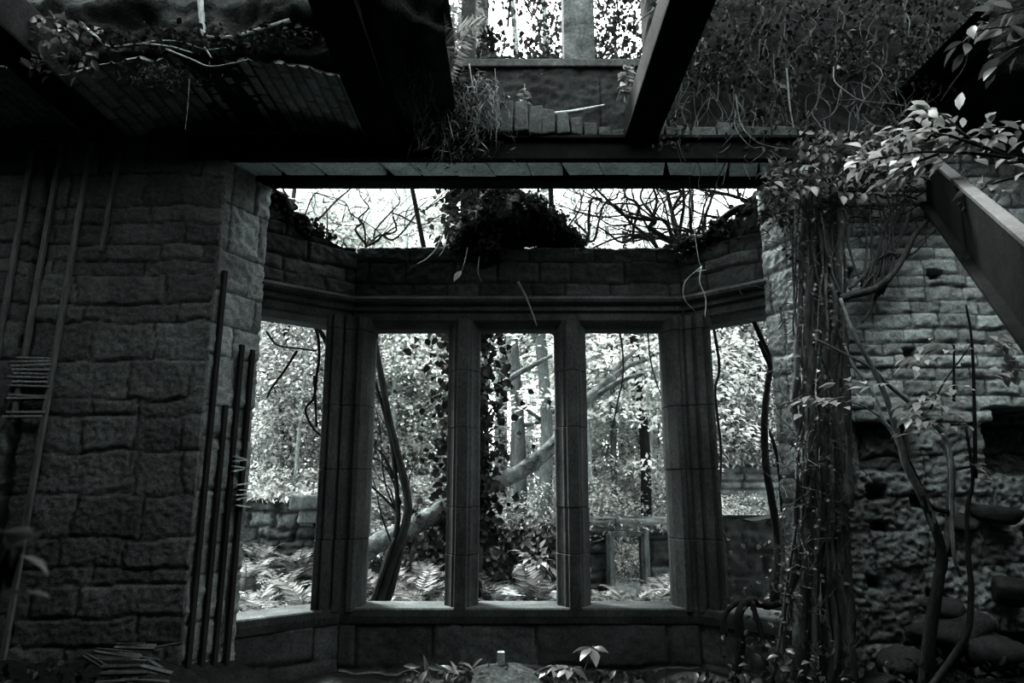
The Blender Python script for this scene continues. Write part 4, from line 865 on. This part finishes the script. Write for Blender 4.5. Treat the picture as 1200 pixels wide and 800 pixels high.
s2 = thing('leafy_sapling', 'slim sapling holding flat layers of pale leaves before the brick', 'sapling', P(1100, 800, YS-.1))
YT = YS-.1
for pts, r0, r1 in (([(1085, 815, YT), (1120, 765, YT), (1135, 735, YT), (1138, 690, YT), (1135, 655, YT), (1133, 600, YT), (1140, 560, YT), (1132, 500, YT)], .022, .008), ([(1143, 560, YT), (1142, 480, YT), (1139, 400, YT), (1132, 357, YT)], .012, .006), ([(1118, 470, YT), (1118, 430, YT), (1118, 404, YT)], .008, .006),
                    ([(1090, 480, YT), (1105, 450, YT), (1130, 415, YT), (1140, 400, YT)], .006, .003), ([(1120, 550, YT), (1150, 545, YT-.05), (1165, 550, YT-.05)], .008, .004)):
    mb = MB(); mb.tube(PL(pts), r0, r1, 7, 5, .08); mb.build('stem', M['bark'], s2, True)
for tw, n, ln in (([(1140, 420, YT), (1115, 410, YT-.1), (1085, 415, YT-.1), (1068, 425, YT-.1)], 18, .10), ([(1140, 405, YT), (1165, 403, YT-.1), (1195, 415, YT-.1)], 18, .10), ([(1140, 430, YT), (1170, 430, YT-.1), (1195, 440, YT-.1)], 12, .10), ([(1130, 465, YT), (1100, 462, YT-.1), (1065, 480, YT-.1)], 20, .10), ([(1130, 475, YT), (1105, 488, YT-.1), (1070, 492, YT-.1)], 18, .10), ([(1130, 460, YT), (1120, 450, YT-.1), (1080, 450, YT-.1)], 10, .09), ([(1120, 545, YT), (1140, 545, YT-.1), (1165, 550, YT-.1)], 8, .08)):
    spray('foliage', PL(tw), int(n*1.6), ln*.9, M['leafbright'] if n > 9 else M['leafmid'], s2, rs, .10, .42, .10)

# --- roots looping at the foot of the right corner
ra = thing('looping_roots', 'thick roots arching out of the sill at the foot of the right pier', 'roots', P(880, 790, 4.9))
for pts, r in (([(862, 800, 4.8), (868, 750, 4.8), (866, 718, 4.8), (880, 704, 4.85), (900, 710, 4.9), (920, 705, 4.9)], .045), ([(905, 800, 4.75), (893, 745, 4.75), (884, 715, 4.8), (880, 704, 4.85)], .03), ([(850, 745, 4.9), (848, 725, 4.9), (858, 710, 4.9), (872, 704, 4.9)], .03), ([(900, 790, 4.7), (925, 765, 4.65), (940, 730, 4.6)], .02)):
    mb = MB(); mb.tube(PL(pts), r*.75, r*.5, 9, 5, .2); mb.build('root', M['bark'], ra, True)

# --- slab roots, clinging growth upper left
for lab, paths, mat in (('pale roots trailing along the broken floor edge, upper left', [([(95, 28, 3.75), (115, 45, 3.72), (130, 55, 3.7), (165, 52, 3.68), (200, 55, 3.68), (225, 62, 3.68)], .011, .006), ([(150, 55, 3.7), (185, 48, 3.7), (215, 50, 3.7), (240, 58, 3.7), (265, 56, 3.7)], .007, .004), ([(195, 58, 3.68), (225, 70, 3.66), (245, 78, 3.66), (270, 75, 3.66), (290, 70, 3.66)], .008, .004), ([(240, 55, 3.68), (248, 68, 3.66)], .006, .004)], 'root'),
                   ('bent dark branch hooked over the broken floor, upper left', [([(234, -10, 3.8), (237, 25, 3.78), (243, 44, 3.76), (275, 44, 3.76), (305, 35, 3.76), (340, 24, 3.76)], .02, .016)], 'barkmid')):
    vine('clinging_root' if 'pale' in lab else 'bent_branch', lab, paths, mat, 'roots' if 'pale' in lab else 'branch')
rs = np.random.RandomState(83)
for lab, fn, n, ln, mt in (('small leafy ivy on the broken floor edge at the top left corner', lambda r, m: np.array([P(a, b, 3.62+.1*c) for a, b, c in zip(r.uniform(30, 110, m), r.uniform(10, 75, m)+r.uniform(0, 20, m), r.rand(m))]), 130, .07, 'leafdim'),
                       ('low leafy fringe along the broken floor edge', lambda r, m: np.array([P(a, b, 3.66+.06*c) for a, b, c in zip(r.uniform(100, 400, m), r.uniform(38, 62, m)-12*r.rand(m), r.rand(m))]), 420, .045, 'leafblack')):
    t = thing('edge_ivy', lab, 'ivy', (P(70, 40, 3.7) if 'small' in lab else P(250, 50, 3.7))); V, Fq = cloud(n, fn, ln, rs, True, asp=.6, up=(0, -.3, 1), jit=.5); link('foliage', mesh('foliage', V, Fq), M[mt], t)
t = thing('moss_tuft', 'mossy tuft with a hanging thread under the broken floor edge', 'moss', P(200, 90, 3.99))
V, Fq = cloud(500, lambda r, m: np.array(P(195, 90, 3.99))+r.normal(0, 1, (m, 3))*np.array([.12, .05, .035]), .05, rs, asp=.2); link('foliage', mesh('foliage', V, Fq), M['leafdark'], t)
mb = MB(); mb.tube(PL([(222, 92, 3.99), (220, 125, 3.99), (217, 152, 3.99)]), .003, .002, 4); mb.build('thread', M['root'], t)

# --- hanging roots and fern under the collapsed gap
hr = thing('hanging_roots', 'shaggy bundle of roots and grass hanging over the middle of the lintel', 'roots', P(535, 100, 4.5))
mb = MB()
for k in range(170):
    a = P(rs.uniform(495, 580), rs.uniform(85, 135), 4.45+.15*rs.rand()); e = (a[0]+rs.normal(0, .09), a[1]-.02+rs.normal(0, .05), a[2]-abs(rs.normal(.22, .12))); mb.tube(wander(a, e, 5, .03, rs), rs.uniform(.002, .005), .001, 4, 2)
tag(mb.build('rootlet', M['barkmid'], hr), kind='stuff')
mb = MB()
for k in range(60):
    f = rs.rand(); a = P(470+f*25+rs.normal(0, 6), 30+f*80, 3.6+f*.6); e = (a[0]+rs.normal(.02, .05), a[1], a[2]-abs(rs.normal(.22, .1))); mb.tube(wander(a, e, 5, .03, rs), rs.uniform(.002, .006), .001, 4, 2)
tag(mb.build('soil_fringe', M['bark'], hr), kind='stuff')
V, Fq = cloud(700, lambda r, m: np.array([P(a, b, 4.4+.2*c) for a, b, c in zip(r.normal(538, 24, m), r.normal(135, 24, m), r.rand(m))]), .07, rs, asp=.14); tag(link('grass', mesh('grass', V, Fq), M['leafdim'], hr), kind='stuff')
V, Fq = cloud(1500, lambda r, m: np.array([P(a, b, 4.5+.16*c) for a, b, c in zip(r.normal(535, 17, m)+.1*0, np.clip(r.normal(130, 28, m), 85, 185), r.rand(m))]), .055, rs, asp=.35); tag(link('dark_matting', mesh('dark_matting', V, Fq), M['leafblack'], hr), kind='stuff')
V, Fq = cloud(900, lambda r, m: np.array([P(a+b*.12, b, 3.5+b/130+.2*c) for a, b, c in zip(r.normal(470, 14, m), r.uniform(-20, 125, m), r.rand(m))]), .055, rs, asp=.35); tag(link('soil_matting', mesh('soil_matting', V, Fq), M['leafblack'], hr), kind='stuff')
for pts, r in (([(505, 85, 4.4), (520, 120, 4.4), (528, 150, 4.4), (532, 165, 4.4)], .010), ([(550, 75, 4.5), (555, 105, 4.5), (568, 130, 4.5)], .012), ([(580, 80, 4.5), (583, 130, 4.5), (582, 172, 4.5)], .004), ([(489, 160, 4.4), (491, 170, 4.4), (490, 177, 4.4)], .008), ([(541, 170, 4.5), (543, 212, 4.5)], .002)):
    mb = MB(); mb.tube(PL(pts), r*.5, r*.25, 6, 4, .2); mb.build('root', M['barkmid'], hr, True)
for px, py, Y, s, rz, lab in ((522, 105, 4.25, .95, 1.2, 'upright fern on the broken floor right of the left joist'), (508, 85, 4.05, .8, 3.9, 'fern drooping over the broken floor at the top, beside the left joist')):
    t = make_fern(lab, P(px, py, Y), 7, int(px), rz, s, None, -.35)
# small plants on the apron ledge
for px, py, Y, n, ln, mt, lab in ((612, 140, 4.75, 26, .07, 'leafmid', 'small leafy plant on the ledge above the middle of the lintel'), (732, 120, 4.7, 26, .08, 'leafbright', 'pale leafy plant on the ledge left of the right joist')):
    b = np.array(P(px, py, Y)); t = thing('ledge_plant', lab, 'plant', tuple(b)); mb = MB(); top = b+np.array([.02, 0, .30]); mb.tube([tuple(b), tuple(top)], .006, .003, 5); mb.build('stem', M['barkmid'], t)
    near_leaves('foliage', [(b+(top-b)*rs.uniform(.15, 1), unit(np.array([rs.normal(0, 1), rs.normal(-.3, .7), rs.normal(-.2, .3)]))) for k in range(n)], ln, .55, M[mt], t, rs)
t = thing('loose_stick', 'pale stick lying on the ledge over the lintel left of the right joist', 'stick', P(670, 133, 4.6)); mb = MB(); mb.tube(PL([(636, 134, 4.65), (670, 130, 4.66), (708, 123, 4.7)]), .011, .008, 6, 4, .15); mb.build('shaft', M['barkpale'], t)
# leaves against the sky in the upper opening
def twl(px0, px1, py0, py1, Y): return lambda r, m: np.array([P(a, b, Y+.6*c) for a, b, c in zip(r.uniform(px0, px1, m), r.uniform(py0, py1, m), r.rand(m))])
for lab, n, fn, mt, ln in (('dark leafy bough against the sky in the left of the upper opening', 800, twl(440, 560, -40, 66, 5.6), 'leafmid', .075), ('dark leafy bough against the sky in the middle of the upper opening', 700, lambda r, m: np.array([P(a, b, 5.5+.5*c) for a, b, c in zip(r.normal(642, 22, m), np.minimum(r.uniform(-40, 75, m), 72), r.rand(m))]), 'leafdark', .06),
                       ('dark leafy fringe along the sill of the upper opening', 420, lambda r, m: np.array([P(a, b, 5.1+.3*c) for a, b, c in zip(r.uniform(550, 760, m), 72-r.exponential(7, m), r.rand(m))]), 'leafdark', .05), ('leafy bough in the right of the upper opening beside the joist', 950, twl(695, 765, -40, 66, 5.5), 'leafdark', .06), ('leafy twigs at the top of the sky gap', 120, twl(560, 620, -40, 14, 5.6), 'leafdark', .06)):
    c0 = np.mean(fn(np.random.RandomState(1), 40), 0); t = thing('leafy_bough', lab, 'branch', tuple(c0)); V, Fq = cloud(n, fn, ln, rs, True, asp=.7, up=(0, -.6, .6), jit=.6); link('foliage', mesh('foliage', V, Fq), M[mt], t)
    pts = sorted([tuple(p) for p in fn(np.random.RandomState(2), 7)], key=lambda p: p[0]); mb = MB(); mb.tube(pts, .012, .005, 5, 3); mb.build('twig', M['bark'], t)

# ================================================================== FLOOR THINGS
# mossy mound with marker post
mx, my = P(587, 790, 4.35)[0], 4.35; mzt = P(587, 779, 4.35)[2]
n = 40; r_, a_ = np.meshgrid(np.linspace(0, 1, 16), np.linspace(0, 2*PI, n, endpoint=False)); rr = r_*.62
zz = gz(mx, my)-.06+(mzt-gz(mx, my)+.06)*(1-r_**2)**1.0+(fbm(rr*np.cos(a_)*9+20, rr*np.sin(a_)*9+20, 4, 3)-.5)*.05*(r_ < .98)
V = np.stack([mx+rr*np.cos(a_)*1.05, my+rr*np.sin(a_)*.8, zz], -1).reshape(-1, 3); idx = np.arange(n*16).reshape(n, 16); i2 = np.vstack([idx, idx[:1]])
mo = tag(link('moss_mound', mesh('moss_mound', V, np.stack([i2[:-1, :-1], i2[:-1, 1:], i2[1:, 1:], i2[1:, :-1]], -1).reshape(-1, 4), True), M['moss']), 'rounded mossy mound of earth on the floor below the windows', 'mound')
b = P(587, 779, 4.35); mb = MB(); mb.box((b[0]-.022, b[1]-.02, b[2]-.02), (b[0]+.022, b[1]+.02, b[2]+.075), .003); tag(mb.build('marker_stub', M['marker'], bevel=.004), 'small pale stub standing on top of the mossy mound', 'stub')
t = thing('mound_tuft', 'tuft of dry leaves at the left of the mossy mound', 'grass', P(525, 790, 4.3)); c0 = np.array(P(520, 788, 4.3))
V, Fq = cloud(70, lambda r, m: c0+r.normal(0, 1, (m, 3))*np.array([.12, .06, .03]), .10, rs, True, asp=.3); link('foliage', mesh('foliage', V, Fq), M['leafdim'], t)
def rosette(name, lab, cat, base, heads, ln, mat, n=8):
    t = thing(name, lab, cat, base)
    for h in heads:
        mb = MB(); mb.tube(wander(base, h, 4, .01, rs), .006, .003, 5, 3); mb.build('stem', M['barkmid'], t)
        pd = []
        for k in range(n):
            a = 2*PI*k/n+rs.uniform(-.2, .2); d = np.array([math.cos(a), math.sin(a), -.22+rs.normal(0, .08)]); pd.append((np.array(h)+d*.01, d))
        near_leaves('foliage', pd, ln, .45, M[mat], t, rs, .08)
    return t
bx_ = P(672, 806, 4.4)
rosette('seedling', 'pale star-leaved seedling right of the mossy mound', 'plant', bx_, [P(694, 758, 4.4), P(650, 780, 4.35), P(668, 782, 4.3)], .12, 'leafdim')
# splintered planks at the left
c0 = np.array(P(150, 780, 4.25))
rs2 = random.Random(4)
for k, (a, b2) in enumerate([((112, 762, 4.3), (198, 772, 4.35)), ((115, 772, 4.25), (196, 779, 4.3)), ((120, 782, 4.2), (195, 785, 4.25)), ((118, 790, 4.15), (194, 791, 4.2)), ((135, 757, 4.38), (205, 757, 4.42)), ((112, 801, 4.1), (190, 799, 4.2)), ((100, 768, 4.3), (150, 798, 4.12))]):
    p = np.array(P(*a)); q = np.array(P(*b2)); mb = MB(); 
    m = p+(q-p)*rs2.uniform(.55, .8)+np.array([0, 0, rs2.uniform(-.012, .02)]); wd_ = .03+.035*rs2.random(); mb.obox(p, m, wd_, .016, (0, rs2.uniform(-.6, .6), 1)); e2 = q+np.array([rs2.uniform(-.06, .06), 0, rs2.uniform(-.03, .03)]); mb.obox(m, m+(e2-m)*.99, wd_*.6, .012, (0, rs2.uniform(-.6, .6), 1)); mb.obox(p+np.array([0, 0, .012]), p+(q-p)*.5+np.array([0, -.01, .02]), .012, .01, (0, .2, 1))
    tag(mb.build('plank', M['wood'], bevel=.003), 'splintered grey plank in the heap at the foot of the left wall', 'plank', 'planks heaped at the left')
# stones and low plants at the right
def stone(px, py, Y, r, lab, seed):
    rs = np.random.RandomState(seed); c = np.array(P(px, py, Y)); n = 10
    th, ph = np.meshgrid(np.linspace(0.02, PI-.02, n), np.linspace(0, 2*PI, 2*n, endpoint=False)); dv = np.stack([np.sin(th)*np.cos(ph), np.sin(th)*np.sin(ph), np.cos(th)], -1)
    A = rs.normal(0, 1, (9, 3)); A = unit(A); lim = rs.uniform(.45, .8, 9); k = np.min(np.where(dv@A.T > .05, lim/np.maximum(dv@A.T, .05), 9), -1); k = np.minimum(k, 1.05)
    V = c+dv*(k*r)[..., None]*np.array([1.3, 1, .75]); idx = np.arange(2*n*n).reshape(2*n, n); i2 = np.vstack([idx, idx[:1]])
    o = link('fallen_stone', mesh('fallen_stone', V.reshape(-1, 3), np.stack([i2[:-1, :-1], i2[1:, :-1], i2[1:, 1:], i2[:-1, 1:]], -1).reshape(-1, 4)), M['rubbledark']); o.data.attributes.new('tone', 'FLOAT', 'POINT').data.foreach_set('value', np.full(2*n*n, .9, dtype=np.float32))
    return tag(o, lab, 'stone')
stone(1112, 712, 4.55, .13, 'squared stone jutting from the rubble behind the sapling stems', 1); stone(1120, 745, 4.45, .22, 'large rounded stone at the foot of the rubble wall', 2); stone(1060, 780, 4.4, .14, 'low stone left of the forked sapling base', 3); stone(1160, 760, 4.4, .18, 'stone at the right edge of the rubble heap', 4); stone(1165, 600, 4.7, .13, 'pale ledge stone under the dark hole in the wall', 5); stone(1130, 612, 4.7, .09, 'small ledge stone beside the sapling stem', 6); stone(1185, 690, 4.6, .14, 'stone in the right edge of the rubble wall', 7)
for lab, px0, px1, py0, py1, n, mt in (('low leafy weeds over the rubble at the bottom right', 1040, 1200, 768, 815, 260, 'leafdark'), ('low dark weeds at the foot of the ivied right pier', 845, 1000, 740, 815, 200, 'leafdark'), ('scattered ground leaves along the foot of the bay wall', 640, 850, 785, 815, 150, 'leafdark'), ('dark weeds at the foot of the left wall', 0, 130, 770, 815, 120, 'leafdark')):
    fn = lambda r, m: np.array([P(a, b, 4.1+.5*c) for a, b, c in zip(r.uniform(px0, px1, m), py0+(py1-py0)*r.uniform(0, 1, m)**.7, r.rand(m))])
    t = thing('ground_weeds', lab, 'weeds', tuple(np.mean(fn(np.random.RandomState(1), 30), 0)-np.array([0, 0, .1]))); V, Fq = cloud(n, fn, .06, rs, True, asp=.55, up=(0, -.3, 1), jit=.5); link('foliage', mesh('foliage', V, Fq), M[mt], t)
# out-of-focus plant close to the viewer
b = P(-30, 900, .75); t = thing('near_plant', 'blurred pale leaves of a plant close to the viewer at the left edge', 'plant', (b[0], b[1], 0))
mb = MB(); mb.tube([(b[0], b[1], gz(b[0], b[1])), P(-20, 800, .75), P(10, 690, .75), P(25, 640, .75)], .004, .002, 5, 4); mb.build('stem', M['bark'], t)
near_leaves('foliage', [(P(12, 640, .75), (.5, -.2, .3)), (P(20, 650, .75), (.6, .1, -.25)), (P(0, 700, .75), (.5, 0, .1)), (P(-5, 625, .75), (.6, -.1, .1))], .05, .75, M['leafbright'], t, rs)

# ================================================================== LIGHT
wd = bpy.data.worlds.new('world'); scene.world = wd; wd.use_nodes = True; nt = wd.node_tree; nt.nodes.clear()
bg = nt.nodes.new('ShaderNodeBackground'); bo = nt.nodes.new('ShaderNodeOutputWorld'); nt.links.new(bg.outputs[0], bo.inputs[0])
tc = nt.nodes.new('ShaderNodeTexCoord'); sx = nt.nodes.new('ShaderNodeSeparateXYZ'); nt.links.new(tc.outputs['Generated'], sx.inputs[0])
rp_ = nt.nodes.new('ShaderNodeValToRGB'); rp_.color_ramp.elements[0].position = .0; rp_.color_ramp.elements[0].color = (.55, .56, .56, 1); rp_.color_ramp.elements[1].position = .5; rp_.color_ramp.elements[1].color = (1, 1, 1, 1)
nt.links.new(sx.outputs['Z'], rp_.inputs[0]); nt.links.new(rp_.outputs[0], bg.inputs['Color']); bg.inputs['Strength'].default_value = 6.0
sl = bpy.data.lights.new('sun', 'SUN'); so = bpy.data.objects.new('sun', sl); COL.objects.link(so); sl.energy = 15; sl.angle = math.radians(12); sl.color = (1, 1, .99)
so.rotation_euler = (math.radians(-30), math.radians(0), math.radians(42))
so.location = (-5, 20, 20)
scene.view_settings.view_transform = 'Standard'; scene.view_settings.look = 'None'; scene.view_settings.exposure = 0.95; scene.view_settings.gamma = 0.8
scene.cycles.max_bounces = 6; scene.cycles.diffuse_bounces = 4; scene.cycles.transmission_bounces = 3; scene.cycles.use_denoising = True
